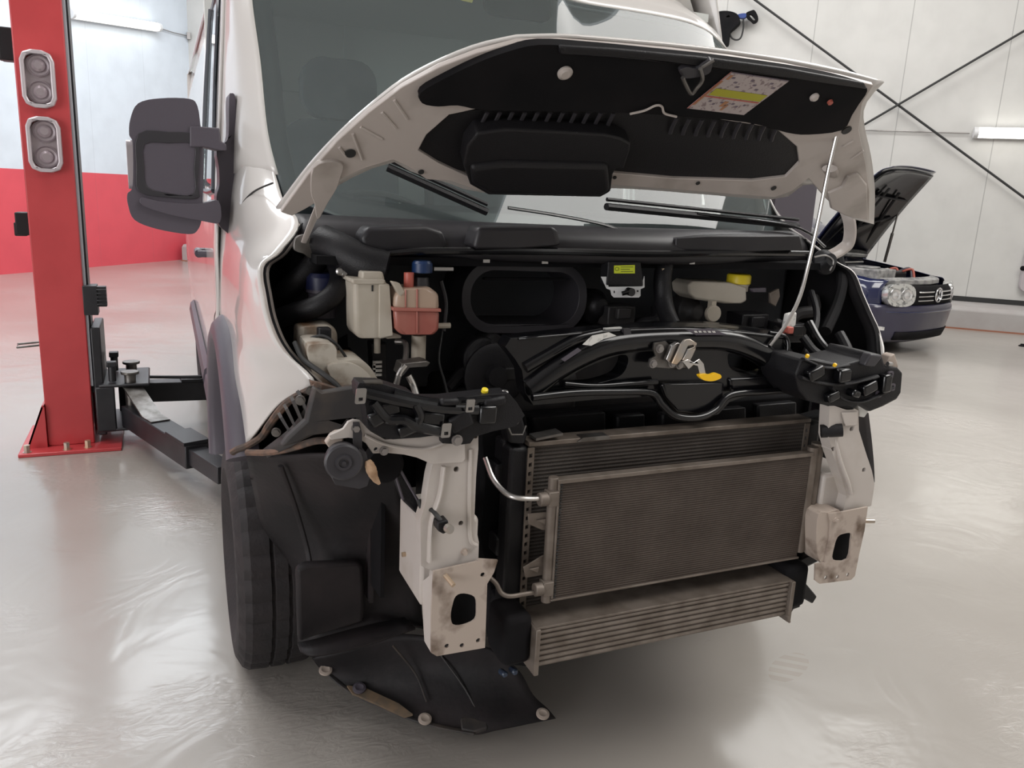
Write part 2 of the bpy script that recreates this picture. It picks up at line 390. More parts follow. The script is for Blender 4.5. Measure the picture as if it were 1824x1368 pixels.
# ------------------------------------------------------------------ the room
def quadslab(pts, t):
    bm = BM(); plate(bm, pts, t); return bm
fl = quadslab([room(U0, V0), room(U1, V0), room(U1, V1), room(U0, V1)], (0, 0, -.1)); struct('floor', fl, FLOORM, 'glossy pale grey epoxy workshop floor', flat=True)
struct('wall_left', quadslab([room(U0, V0, 0), room(U1, V0, 0), room(U1, V0, CEIL), room(U0, V0, CEIL)], EV * -.12), WALLRED, 'white panel wall with red painted lower band', flat=True)
struct('wall_back', quadslab([room(U1, V0, 0), room(U1, V1, 0), room(U1, V1, CEIL), room(U1, V0, CEIL)], EU * .12), WALLW, 'pale grey sandwich panel wall', flat=True)
struct('wall_right', quadslab([room(U0, V1, 0), room(U1, V1, 0), room(U1, V1, CEIL), room(U0, V1, CEIL)], EV * .12), WALLW, flat=True)
# wall behind the camera, with an unseen roller door opening added to let daylight in
d0, d1, dh = -8.5, -.5, 4.4
struct('wall_front', quadslab([room(U0, V0, 0), room(U0, d0, 0), room(U0, d0, dh), room(U0, d1, dh), room(U0, d1, 0), room(U0, V1, 0), room(U0, V1, CEIL), room(U0, V0, CEIL)], EU * -.12), WALLW, flat=True)
struct('ceiling', quadslab([room(U0, V0, CEIL), room(U1, V0, CEIL), room(U1, V1, CEIL), room(U0, V1, CEIL)], (0, 0, .1)), CEILM, flat=True)
k = 0
for (u, v, su, sv) in ((6.0, -8.3, 8.0, 1.6), (8.6, -1.0, 1.4, 7.0), (1.0, -4.5, 6.0, 2.4), (2.5, 3.5, 8.0, 3.2)):
    k += 1; bm = BM(); box(bm, room(u, v, CEIL - .02), (su, sv, .03), Matrix.Rotation(TH, 3, 'Z'))
    struct('window_%d' % k, bm, FILLPANE, flat=True)  # unseen glowing pane added above each ceiling fill lamp
# kerb along the pale wall, with dark joint and orange sealant
def along2(v, u, z): return room(u, v, z)
bm = BM()
prof = [(10.493, 0), (10.493, .26), (10.55, .31), (U1, .33), (U1, 0)]
a = [bm.verts.new(along2(-10.6, u, z)) for u, z in prof]; b = [bm.verts.new(along2(V1, u, z)) for u, z in prof]
for i in range(5): bm.faces.new((a[i], a[(i + 1) % 5], b[(i + 1) % 5], b[i]))
bm.faces.new(a[::-1]); bm.faces.new(b)
struct('baseboard_back', bm, CONC, 'low smooth concrete kerb at the foot of the wall', bevel=.015)
bm = BM(); plate(bm, [along2(-10.6, U1 - .02, .335), along2(V1, U1 - .02, .335), along2(V1, U1 - .02, .40), along2(-10.6, U1 - .02, .40)], EU * .02); struct('trim_1', bm, CABLE, flat=True)
bm = BM(); plate(bm, [along2(-10.6, 10.475, .0), along2(V1, 10.475, 0), along2(V1, 10.475, .018), along2(-10.6, 10.475, .018)], EU * .018); struct('trim_2', bm, SEAL, flat=True)

# crossed steel tie rods on the pale wall
for i, (p, q, lab) in enumerate((((1330, -11), (1850, 371), 'thin dark bracing rod falling left to right across the pale wall'), ((1500, 245), (1850, 40), 'thin dark bracing rod rising left to right across the pale wall'))):
    bm = BM(); A, B = wall2(*p, off=.12 + .03 * i), wall2(*q, off=.12 + .03 * i)
    d = (B - A).normalized()
    A2, B2 = A - d * .3, B + d * (.3 if i == 0 else 1.4)
    tube(bm, [A2, B2], .016, 10)
    for e in (A2, B2): tube(bm, [e, e + EU * (.11 + .03 * i)], .012, 8)
    tag(obj('bracing_rod', bm, CABLE), lab, 'rod', 'crossed bracing rods on the pale wall')
# conduit with fluorescent fitting, pale wall
bm = BM(); tube(bm, [wall2(1480, 230, off=.03), wall2(1727, 237.4, off=.03)], .008, 8); tag(obj('cable_conduit', bm, WALLG), 'thin grey horizontal conduit on the pale wall leading to the tube light', 'conduit')
def fitting(A, B, out, lab):
    t = thing('tube_light', lab, 'light', A, 'tube lights on the walls'); d = (B - A).normalized(); L_ = (B - A).length
    def P_(o): o.parent = t; o.location = -Vector(A); return o
    bm = BM(); box(bm, (A + B) / 2 + out * .045, (L_, .07, .15), Matrix((d, out, d.cross(out))).transposed()); P_(obj('housing', bm, WHITEP, None, bevel=.008))
    bm = BM(); tube(bm, [A + d * .04 + out * .095, B - d * .04 + out * .095], .066, 16); P_(obj('tube', bm, TUBE, None))
    for e, s in ((A, 1), (B, -1)):
        bm = BM(); tube(bm, [e + out * .095 - d * s * .01, e + d * s * .05 + out * .095], .072, 16); P_(obj('end_cap', bm, WHITEP, None, bevel=.005))
    return t
A = wall2(1733, 237); B = A + EV * 1.5 
fitting(A, B, -EU, 'glowing white tube light on the pale panel wall at the right')
A = wall1(118, 24); B = wall1(276, 49); fitting(A, B, EV, 'glowing white tube light on the wall left of the van above the red band')
bm = BM(); tube(bm, [wall1(281, 50) + EV * .03, wall1(306, 58) + EV * .03, wall1(332, 64) + EV * .03], .008, 8); box(bm, wall1(332, 64) + EV * .05, (.06, .06, .12)); tag(obj('light_cable', bm, WALLG), 'thin grey cable running from the left tube light to a small junction box', 'cable')
# things hanging high on the pale wall
hg = thing('tool_holder', 'black bag like tool holder hanging high on the pale wall behind the van roof', 'holder', wall2(1290, 40, off=.1))
def rel(o, t): o.parent = t; o.location = -t.location; return o
bm = BM(); plate(bm, cr([wall2(*p, off=.22) for p in ((1268, 26), (1290, 19), (1312, 24), (1318, 38), (1310, 48), (1300, 58), (1296, 80), (1280, 74), (1262, 50))], 4, True), EU * .14, holes=[[wall2(*p, off=.22) for p in ((1293, 30), (1297, 27), (1301, 29), (1297, 31))]]); rel(obj('body', bm, BLKM, None, bevel=.03, seg=3), hg)
bm = BM(); tube(bm, cr([wall2(*p, off=.15) for p in ((1298, 56), (1304, 68), (1313, 71), (1320, 66), (1324, 50), (1324, 34))], 6), .012, 8); rel(obj('strap', bm, CABLE), hg)
wb = thing('air_gun', 'small blue and black hand tool hanging on the pale wall right of the black holder', 'tool', wall2(1330, 28, off=.1))
bm = BM(); plate(bm, cr([wall2(*p, off=.16) for p in ((1313, 27), (1320, 24), (1329, 24), (1328, 31), (1318, 32))], 4, True), EU * .08); rel(obj('barrel', bm, mat('tool_blue', (.02, .05, .22), .4), None, bevel=.012), wb)
bm = BM(); plate(bm, cr([wall2(*p, off=.16) for p in ((1329, 23), (1337, 19), (1344, 18), (1350, 29), (1349, 37), (1342, 41), (1336, 36), (1330, 31))], 4, True), EU * .08, holes=[cr([wall2(*p, off=.16) for p in ((1335, 27), (1338, 26), (1345, 34), (1342, 36))], 3, True)]); rel(obj('handle', bm, BLKM, None, bevel=.012), wb)
# grey box at the right edge of the photograph
wbx = thing('wall_cabinet', 'light grey rounded box standing against the pale wall at the right edge', 'box', at(1830, 521, Z=.62))
c0 = wall2(1840, 474, off=.12); bm = BM()
plate(bm, rrect(c0 + EV * .28, EV, (0, 0, 1), .78, .72, .09), EU * .11); rel(obj('case', bm, LAMPG, None, bevel=.02, seg=3), wbx)
bm = BM(); lathe(bm, wall2(1822, 478, off=.12), -EU, [(0, .035), (.01, .035), (.015, .025)], 16); rel(obj('lock', bm, BLKM), wbx)
bm = BM(); g0 = at(1822, 617, Z=0); lathe(bm, g0, (0, 0, 1), [(0, .05), (.008, .05), (.02, .03), (.03, .03)], 20); tag(obj('floor_plug', bm, BLKM), 'small dark round plug on the floor at the right edge', 'plug')

# ------------------------------------------------------------------ two post lift (one post in view)
lift = thing('car_lift', 'red two post car lift column with black swing arms beside the van', 'car lift', (-1.66, 3.5, 0))
LX0, LX1, LY = at(72, 640, Y=3.38).x, at(158, 640, Y=3.38).x, 3.38
def lp(o): o.parent = lift; o.location = -lift.location; return o
bm = BM()
cx = [(LX0, LY), (LX1 - .0, LY), (LX1, LY + .03), (LX1, LY + .09), (LX1 - .012, LY + .09), (LX1 - .012, LY + .012), (LX0 + .012, LY + .012), (LX0 + .012, LY + .34), (LX1 - .012, LY + .34), (LX1 - .012, LY + .27), (LX1, LY + .27), (LX1, LY + .352), (LX0, LY + .352)]
plate(bm, [V(x, y, 0.02) for x, y in cx], (0, 0, 4.0)); lp(obj('column', bm, LIFTRED, None, bevel=.006))
bm = BM(); plate(bm, [V(LX1 - .005, LY + .012, .35), V(LX1 + .012, LY + .012, .35), V(LX1 + .012, LY + .05, .35), V(LX1 - .005, LY + .05, .35)], (0, 0, 3.65)); lp(obj('guide_strip', bm, LIFTGREY, None, label='pale steel strip'))
bm = BM(); plate(bm, [V(LX1 - .005, LY + .06, .3), V(LX1 + .02, LY + .06, .3), V(LX1 + .02, LY + .20, .3), V(LX1 - .005, LY + .20, .3)], (0, 0, 3.7)); lp(obj('channel', bm, LIFTDK, None))
p = [at(42, 812, Z=.0), at(205, 799, Z=.0)]
bm = BM(); plate(bm, [V(LX0 - .13, LY - .12, 0), V(LX1 + .14, LY - .12, 0), V(LX1 + .14, LY + .46, 0), V(LX0 - .13, LY + .46, 0)], (0, 0, .02)); lp(obj('base_plate', bm, LIFTRED, None, bevel=.004))
bm = BM()
plate(bm, [V(LX0 - .10, LY - .02, .02), V(LX0, LY - .02, .02), V(LX0, LY - .02, .25), V(LX0 - .015, LY - .02, .25)], (0, .02, 0)); plate(bm, [V(LX0 - .10, LY + .33, .02), V(LX0, LY + .33, .02), V(LX0, LY + .33, .25)], (0, .02, 0))
plate(bm, [V(LX0 - .10, LY - .02, .02), V(LX0 - .10, LY + .35, .02), V(LX0 - .012, LY + .35, .26), V(LX0 - .012, LY - .02, .26)], (.01, 0, 0))
lp(obj('gusset', bm, LIFTRED, None))
for x, y in ((LX0 - .09, LY - .085), (LX0 - .09, LY + .42), (LX1 - .03, LY - .07), (LX0 + .1, LY - .085)): lp(bolt('anchor_bolt', (x, y, .02), (0, 0, 1), .016, None, ZINC, .04))
# work lamps on the column
for (x0, y0, x1, y1) in ((38, 91, 101, 193), (49, 209, 112, 307)):
    cc = at((x0 + x1) / 2, (y0 + y1) / 2, Y=LY); w = (at(x1, (y0 + y1) / 2, Y=LY).x - at(x0, (y0 + y1) / 2, Y=LY).x) * .97; h = (at((x0 + x1) / 2, y0, Y=LY) - at((x0 + x1) / 2, y1, Y=LY)).z
    bm = BM(); plate(bm, rrect(cc, (1, 0, 0), (0, 0, 1), w, h, .05, 2), (0, -.045, 0), holes=[rrect(cc, (1, 0, 0), (0, 0, 1), w - .04, h - .04, .035, 2)]); bz = lp(obj('lamp_bezel', bm, LAMPG, None, bevel=.006, seg=2))
    bm = BM(); plate(bm, rrect(cc + V(0, -.012, 0), (1, 0, 0), (0, 0, 1), w - .04, h - .04, .05), (0, .01, 0)); r_ = lp(obj('lamp_reflector', bm, LAMPL, None, label='greyish double reflector'))
    for s in (.24, -.22):
        bm = BM(); lathe(bm, cc + V(0.005, -.012, h * s), (0, -1, 0), [(0, w * .36), (.012, w * .36), (.016, w * .34), (.006, w * .30), (.002, w * .16), (.016, .03), (.028, .018)], 28); lp(obj('lamp_bulb', bm, LAMPL))
# small switches on the far side of the column
for (xx, yy, hh) in ((15, 80, .16), (45, 398, .12)):
    q = at(xx, yy, Y=LY + .2); bm = BM(); box(bm, (LX0 - .035, LY + .2, q.z), (.09, .1, hh)); box(bm, (LX0 - .06, LY + .2, q.z - .03), (.06, .07, hh * .6)); lp(obj('switch_box', bm, BLK, None, bevel=.006))
q = at(60, 612, Y=LY + .1); bm = BM(); tube(bm, [V(LX0, LY + .05, q.z), V(LX0 - .11, LY + .05, q.z - .01), V(LX0 - .12, LY + .15, q.z - .01), V(LX0, LY + .15, q.z)], .006, 8); lp(obj('hook', bm, STEELD))
# latch block on the channel
q = at(165, 535, Y=LY); bm = BM(); box(bm, (LX1 + .03, LY + .04, q.z), (.07, .11, .16)); box(bm, (LX1 + .085, LY + .02, q.z + .02), (.05, .05, .11))
for i in range(5): box(bm, (LX1 + .085, LY - .01, q.z - .02 + .02 * i), (.05, .012, .006))
lp(obj('latch_block', bm, LIFTDK, None, bevel=.004))
# carriage
bm = BM()
box(bm, (LX1 + .04, LY + .19, .37), (.05, .36, .62)); box(bm, (LX1 + .17, LY + .18, .355), (.26, .44, .018)); box(bm, (LX1 + .17, LY + .18, .10), (.26, .44, .018)); box(bm, (LX1 + .07, LY - .03, .22), (.1, .02, .26))
box(bm, (LX1 + .2, LY + .35, .22), (.16, .02, .24)); lp(obj('carriage', bm, LIFTDK, None, bevel=.008))
for y in (.02, .3):
    bm = BM(); c_ = V(LX1 + .2, LY + y, .08); cyl(bm, c_, c_ + V(0, 0, .34), .03); tube(bm, [c_ + V(0, 0, .33), c_ + V(0, 0, .345)], .048, 20); lp(obj('arm_pin', bm, STEELD, None, bevel=.003))
    bm = BM(); c_ = V(LX1 + .11, LY + y, .37); cyl(bm, c_, c_ + V(0, 0, .1), .02); box(bm, c_ + V(0, 0, .1), (.05, .05, .03)); lp(obj('lock_pin', bm, LIFTDK, None, bevel=.004))
def arm(A, B, w, h, A2, parent=None):
    d = (B - A).normalized(); L_ = (B - A).length; s = V(-d.y, d.x, 0)
    M_ = Matrix((d, s, V(0, 0, 1))).transposed()
    bm = BM(); box(bm, A + d * L_ * .5, (L_, w, h), M_); lp(obj('swing_arm', bm, LIFTDK, None, bevel=.006))
    bm = BM(); box(bm, A2 + (B - A2) * .5 + d * .28, ((B - A2).length + .1, w * .72, h * .7), M_); lp(obj('inner_arm', bm, LIFTDK, None, bevel=.004))
    bm = BM(); box(bm, B - d * .12 + V(0, 0, h / 2 + .008), (.24, w * 1.1, .018), M_); lp(obj('arm_plate', bm, LIFTDK, None, bevel=.003))
PF = V(LX1 + .2, LY + .02, .17)
F1 = at(352, 812, Z=.17); arm(PF, F1, .12, .12, (PF + F1) / 2)
PR = V(LX1 + .2, LY + .3, .24)
F2 = at(395, 692, Z=.22); arm(PR, F2, .11, .12, (PR + F2) / 2)
bm = BM(); d = (F1 - PF); sd_ = V(-d.y, d.x, 0).normalized()
plate(bm, [PF - sd_ * .05 + V(0, 0, .19), PF - sd_ * .05 + d * .34 + V(0, 0, .068), PF - sd_ * .05 + d * .48 + V(0, 0, .068), PF - sd_ * .05 + d * .48 + V(0, 0, .062), PF - sd_ * .05 + d * .33 + V(0, 0, .060), PF - sd_ * .05 + V(0, 0, .178)], sd_ * .10); lp(obj('brace_strap', bm, STEELD, None, label='bare steel strap'))
bm = BM(); tube(bm, [PR + V(0, -.05, .1), PR + (F2 - PR) * .75 + V(0, -.06, .09), PR + (F2 - PR) * .85 + V(0, .03, .09)], .01, 8); lp(obj('restraint_rod', bm, LIFTDK))
lp(bolt('pivot_bolt', F1 - d.normalized() * .05 + V(0, -.07, 0), (0, -1, 0), .014, None))
bm = BM()

# ------------------------------------------------------------------ THE VAN
van = thing('van', 'white panel van with raised bonnet and its front bumper, grille and headlights removed', 'van', (0, 0, 0))
def T3(t): return at(t[0], t[1], Y=t[2])
def mirx(p): return V(-p.x, p.y, p.z)
# front fender sheet: rows run from the door side round to the engine bay edge
FR = [[(414, 222, 1.19), (431, 232, 1.06), (452, 244, .96), (479, 262, .84)],
      [(400, 320, 1.18), (431, 335, .88), (463, 345, .76), (503, 352, .70)],
      [(395, 400, 1.16), (426, 400, .86), (468, 400, .66), (532, 398, .55)],
      [(393, 440, 1.16), (420, 440, .82), (448, 445, .58), (497, 449, .47)],
      [(392, 470, 1.16), (416, 470, .78), (440, 474, .54), (465, 476, .43)],
      [(392, 520, 1.16), (415, 520, .74), (439, 525, .49), (470, 530, .38)],
      [(394, 560, 1.10), (418, 565, .66), (446, 575, .44), (481, 578, .33)],
      [(407, 590, .90), (424, 605, .60), (455, 620, .40), (505, 626, .27)],
      [(418, 660, .66), (434, 665, .53), (482, 672, .35), (560, 684, .20)],
      [(430, 728, .57), (441, 730, .50), (462, 728, .43), (502, 716, .33)],
      [(440, 792, .50), (442, 789, .495), (447, 783, .48), (453, 775, .46)]]
rows = [[T3(t) for t in r] for r in FR]
for side, f in (('l', lambda p: p), ('r', mirx)):
    bm = BM(); grid(bm, [[f(p) for p in r] for r in rows], 6, 5)
    obj('front_fender', bm, PAINT, van, solid=.006, ang=60, bevel=0)
    # folded inner lip along the bay opening
    e = cr([f(r[3]) for r in rows[2:9]], 6); bm = BM()
    sgn = 1 if side == 'l' else -1
    inn = [p + V(.022 * sgn, .035, -.006) for p in e]
    for i in range(len(e) - 1):
        a, b, c, d_ = (bm.verts.new(e[i]), bm.verts.new(e[i + 1]), bm.verts.new(inn[i + 1]), bm.verts.new(inn[i])); bm.faces.new((a, b, c, d_))
    bmesh.ops.remove_doubles(bm, verts=bm.verts[:], dist=1e-5)
    obj('fender_lip', bm, PAINTSH if side == 'l' else BLKM, van, solid=.004)
    # inner apron (black) inside of the fender
    ap = []
    for r in rows[2:9]:
        c1, c2, c3 = [p + V(.012, .005, 0) for p in r[1:4]]
        ap.append([f(V(-.68, max(.62, c1.y), c1.z)), f(V(-.80, c1.y + .02, c1.z)) if c1.x < -.80 else f(c1), f(c2 + V(.004, 0, 0)), f(c3)])
    bm = BM(); grid(bm, ap, 4, 4); obj('inner_apron', bm, BLKM, van, solid=.004, ang=60)
# body side, roof and rear behind the fenders
def side_x(y, z):
    base = {0: .0}
    prof = [(.42, .915), (.55, .955), (.9, .972), (1.3, .972), (1.5, .962), (1.8, .94), (2.1, .915), (2.3, .88), (2.42, .80), (2.5, .60), (2.53, .0)]
    for i in range(len(prof) - 1):
        if z <= prof[i + 1][0]:
            t = (z - prof[i][0]) / (prof[i + 1][0] - prof[i][0]); x = prof[i][1] * (1 - t) + prof[i + 1][1] * t; break
    return x - .010 * max(0, y - 1.2)
zs = [.42, .55, .75, .9, 1.1, 1.3, 1.5, 1.8, 2.1, 2.3, 2.42, 2.5, 2.53]
ys = [1.14, 1.3, 1.6, 2.0, 2.6, 3.4, 4.2, 5.0, 5.6]
for f in (lambda p: p, mirx):
    bm = BM(); vs = []
    for y in ys:
        col = []
        for z in zs:
            yy = y
            if z > 1.5 and y < 1.4: yy = y + (z - 1.5) * .15
            if y == 1.14 and z < 1.05: yy = 1.42
            if y == 1.3 and z < 1.05: yy = 1.46
            col.append(bm.verts.new(f(V(-side_x(y, z), yy, z))))
        vs.append(col)
    for i in range(len(vs) - 1):
        for j in range(len(zs) - 1):
            if 1 <= i <= 2 and 6 <= j <= 7: continue
            bm.faces.new((vs[i][j], vs[i + 1][j], vs[i + 1][j + 1], vs[i][j + 1]))
    obj('body_side', bm, PAINT, van, solid=.006, ang=40)
bm = BM(); plate(bm, [V(-.90, 5.6, .45), V(.90, 5.6, .45), V(.87, 5.6, 2.3), V(.6, 5.6, 2.48), V(-.6, 5.6, 2.48), V(-.87, 5.6, 2.3)], (0, .02, 0)); obj('rear_doors', bm, PAINT, van)
bm = BM(); box(bm, (0, 3.5, .5), (1.7, 4.1, .06)); obj('underbody', bm, BLKM, van)
# windscreen
wl = cr([at(505, 350, Y=.72), at(476, 240, Y=.83), at(462, 110, Y=.96), at(447, 0, Y=1.06), V(-.855, 1.12, 2.10)], 6)
wr = cr([V(.84, .72, 1.43), V(.850, .83, 1.62), V(.845, .96, 1.83), V(.825, 1.08, 2.06)], 6)
wb_ = [wl[0], V(-.6, .585, 1.40), V(-.3, .53, 1.395), V(0, .515, 1.39), V(.3, .53, 1.395), V(.6, .585, 1.40), wr[0]]
wt_ = [wl[-1], V(-.5, 1.02, 2.13), V(0, .98, 2.14), at(1020, 2, Y=.99), at(1180, 30, Y=1.02), at(1255, 52, Y=1.05), wr[-1]]
def wspatch(ins, off):
    bm = BM(); nv = Vector((0, -.7, .7)) * off
    b, t, l, r = resample(cr(wb_), 60), resample(cr(wt_), 60), resample(wl, 40), resample(wr, 40); g = []
    for i in range(60):
        u = i / 59; row = []
        for j in range(40):
            v = j / 39
            row.append(b[i] * (1 - v) + t[i] * v + l[j] * (1 - u) + r[j] * u - (b[0] * (1 - u) * (1 - v) + b[-1] * u * (1 - v) + t[0] * (1 - u) * v + t[-1] * u * v) + nv)
        g.append(row)
    return g
g = wspatch(0, 0)
bm = BM(); vs = [[bm.verts.new(p) for p in r] for r in g]
for i in range(59):
    for j in range(39): bm.faces.new((vs[i][j], vs[i + 1][j], vs[i + 1][j + 1], vs[i][j + 1]))
obj('windscreen', bm, WSG, van)
g = wspatch(0, -.006)
bm = BM(); vs = [[bm.verts.new(p) for p in r] for r in g]
for i in range(59):
    for j in range(39):
        if i < 2 or i > 56 or j < 4 or j > 37: bm.faces.new((vs[i][j], vs[i + 1][j], vs[i + 1][j + 1], vs[i][j + 1]))
for v_ in [v_ for v_ in bm.verts if not v_.link_faces]: bm.verts.remove(v_)
obj('windscreen_border', bm, WINTRIM, van, solid=.003)
# A pillars and roof front
for f, e in ((lambda p: p, wl), (mirx, [mirx(p) for p in wr])):
    e2 = resample(list(e), 12); bm = BM()
    rws = []
    for i, p in enumerate(e2):
        z = p.z; yy = max(1.14, 1.14 + (z - 1.5) * .15) + .03
        xs = -side_x(1.2, z) + .003
        rws.append([f(p + V(.004, 0, 0)), f(p.lerp(V(xs, yy, z), .35) + V(-.018, -.02, 0)), f(p.lerp(V(xs, yy, z), .7) + V(-.012, -.01, 0)), f(V(xs, yy, z + .01))])
    grid(bm, rws[1:], 4, 2); obj('windscreen_pillar', bm, PAINT, van, solid=.006, ang=60)
bm = BM()
rt = resample(cr(wt_), 17); rws = []
for i, p in enumerate(rt):
    s = i / 16 * 2 - 1; e = 1 - abs(s) ** 4
    zt = 2.30 + .22 * e; y2 = 1.75
    x2 = s * (.90 - .02)
    rws.append([p + V(0, 0, 0), V(p.x * 1.0, p.y + .12, p.z + .09), V(p.x * 1.02, p.y + .30, p.z + .03 + .19 * e ** .5), V(x2, y2, 2.3 + .22 * e ** .6 - .0), V(x2 * .98, 5.6, 2.3 + .22 * e ** .6)])
grid(bm, rws, 4, 2); obj('roof', bm, PAINT, van, solid=.006, ang=60)
# cab interior
bm = BM(); box(bm, (0, 2.25, 1.45), (1.84, .04, 1.6)); 
for z in (1.35, 1.62, 1.9): box(bm, (0, 2.22, z), (1.7, .02, .02))
box(bm, (-.35, 2.22, 1.6), (.012, .02, 1.2)); obj('cab_bulkhead', bm, BULKM, van)
bm = BM(); box(bm, (0, 1.75, 2.2), (1.7, 1.0, .03)); obj('cab_ceiling', bm, HEADL, van)
bm = BM(); plate(bm, [V(-.83, .62, 1.33), V(-.83, .80, 1.40), V(-.83, 1.12, 1.36), V(-.83, 1.16, .95), V(-.83, .62, .95)], (1.66, 0, 0)); obj('dashboard', bm, DASH, van, bevel=.02)
for xs_ in (-.48, .1, .52):
    bm = BM(); w = .44
    plate(bm, rrect((xs_, 1.62, 1.42), (1, 0, 0), (0, .18, 1), w, .66, .1), (0, .12, 0)); obj('seat_back', bm, SEATM, van, bevel=.03, seg=3)
    bm = BM(); plate(bm, rrect((xs_, 1.68, 1.86), (1, 0, 0), (0, .1, 1), .28, .22, .08), (0, .09, 0))
    for s in (-.05, .05): cyl(bm, (xs_ + s, 1.72, 1.7), (xs_ + s, 1.72, 1.8), .007)
    obj('headrest', bm, SEATM, van, bevel=.025, seg=3)
    bm = BM(); box(bm, (xs_, 1.42, 1.0), (w, .5, .16)); obj('seat_base', bm, SEATM, van, bevel=.03)
sw = BM(); c_ = V(-.45, 1.17, 1.38); pts = []
ax = V(0, -.55, .83).normalized(); u_, w_ = V(1, 0, 0), V(0, .83, .55)
tube(sw, [c_ + (u_ * math.cos(a * math.pi / 16) + w_ * math.sin(a * math.pi / 16)) * .19 for a in range(33)], .013, 8, cap=False)
for a in (0, 2.1, 4.2): tube(sw, [c_, c_ + (u_ * math.cos(a) + w_ * math.sin(a)) * .19], .016, 8)
tube(sw, [c_ + ax * .02, c_ - ax * .2], .05, 14); obj('steering_wheel', sw, DASH, van)
bm = BM(); q = at(925, 5, Y=1.12); plate(bm, rrect(q, (1, 0, 0), (0, .1, 1), .24, .1, .035), (0, .025, 0)); obj('rear_view_mirror', bm, DASH, van, bevel=.01)
g0 = wspatch(0, -.004)
bm = BM(); a0 = at(806, -4, Y=.99); b0 = at(843, 3, Y=.99); 
plate(bm, [at(808, -12, Y=1.0), at(846, -10, Y=1.0), at(841, 5, Y=.995), at(822, 1, Y=.995)], (0, .003, 0)); obj('permit_sticker', bm, YEL, van, label='small yellow sticker at the top of the windscreen')
# door window, frames and door gaps on the left side
def sp(y, z, off=.006): return V(-side_x(y, z) - off, y + (max(0, z - 1.5) * .15 if y < 1.4 else 0), z)
def sidestrip(name, pts, w, m, off=.005, label=None):
    bm = BM(); c = cr(pts, 5); tube(bm, c, w, 8); return obj(name, bm, m, van, label=label)
for f in (lambda p: p, mirx):
    bm = BM(); gl = [[f(sp(y, z, .007)) for y in (1.33, 1.6, 1.95)] for z in (1.48, 1.6, 1.8, 2.0, 2.1)]
    gl[3][0] = f(sp(1.40, 2.0, .007)); gl[4][0] = f(sp(1.47, 2.08, .007)); gl[4][1] = f(sp(1.7, 2.12, .007))
    grid(bm, gl, 4, 4); obj('door_window', bm, SIDEG, van, solid=.003)
    for pts, w in (([(1.28, 1.47), (1.62, 1.46), (1.98, 1.46)], .010), ([(1.98, 1.46), (1.98, 1.8), (1.96, 2.13)], .016), ([(1.28, 1.47), (1.34, 1.8), (1.48, 2.1), (1.96, 2.13)], .010), ([(2.06, 1.46), (2.06, 1.8), (2.05, 2.14)], .012)):
        bm = BM(); tube(bm, cr([f(sp(*p, .004)) for p in pts], 6), w, 8); obj('window_seal', bm, WINTRIM, van)
    for pts in ([(1.2, 1.44), (1.21, 1.25), (1.25, 1.1), (1.45, .98), (1.48, .5)], [(2.03, 2.14), (2.04, 1.3), (2.04, .48)], [(1.48, .5), (1.8, .47), (2.04, .48)]):
        bm = BM(); tube(bm, cr([f(sp(*p, -.001)) for p in pts], 6), .004, 6); obj('door_gap', bm, CABLE, van)
    bm = BM(); tube(bm, cr([f(sp(y, .66, .012)) for y in (1.52, 1.8, 2.0)], 4), .028, 8, sq=2.2); tube(bm, cr([f(sp(y, .66, .012)) for y in (2.1, 3.0, 4.2)], 4), .028, 8, sq=2.2); obj('side_moulding', bm, GREYP, van)
    bm = BM(); tube(bm, [f(sp(1.86, 1.22, .03)), f(sp(1.98, 1.22, .03))], .016, 10); tube(bm, [f(sp(1.86, 1.22, 0)), f(sp(1.86, 1.22, .035))], .014, 8); tube(bm, [f(sp(1.98, 1.22, 0)), f(sp(1.98, 1.22, .035))], .014, 8); obj('door_handle', bm, GREYP, van)
# panel joint below the left pillar
bm = BM(); tube(bm, cr([at(426, 374, Y=.88), at(436, 357, Y=.825), at(450, 343, Y=.775), at(466, 334, Y=.725), at(486, 326, Y=.68)], 6), .0025, 6); obj('panel_joint', bm, CABLE, van)
# wheel arch flares
def flare(f):
    bm = BM(); yc, zc = .955, .60; rings = []
    for i in range(33):
        a = R(27 + (160) * i / 32); ca, sa = math.cos(a), math.sin(a)
        # section (x out, radial)
        sec = [(-.930, .435), (-.985, .437), (-1.003, .45), (-1.008, .475), (-1.0, .50), (-.978, .522), (-.955, .53), (-.93, .525)]
        rings.append([bm.verts.new(f(V(x, yc - ca * r * 1.0, zc + sa * r * .98))) for x, r in sec])
    for i in range(32):
        for k in range(8): bm.faces.new((rings[i][k], rings[i][(k + 1) % 8], rings[i + 1][(k + 1) % 8], rings[i + 1][k]))
    bm.faces.new(rings[0]); bm.faces.new(rings[-1][::-1]); return bm
obj('wheel_arch_flare', flare(lambda p: p), GREYP, van, ang=50); obj('wheel_arch_flare', flare(mirx), GREYP, van, ang=50)
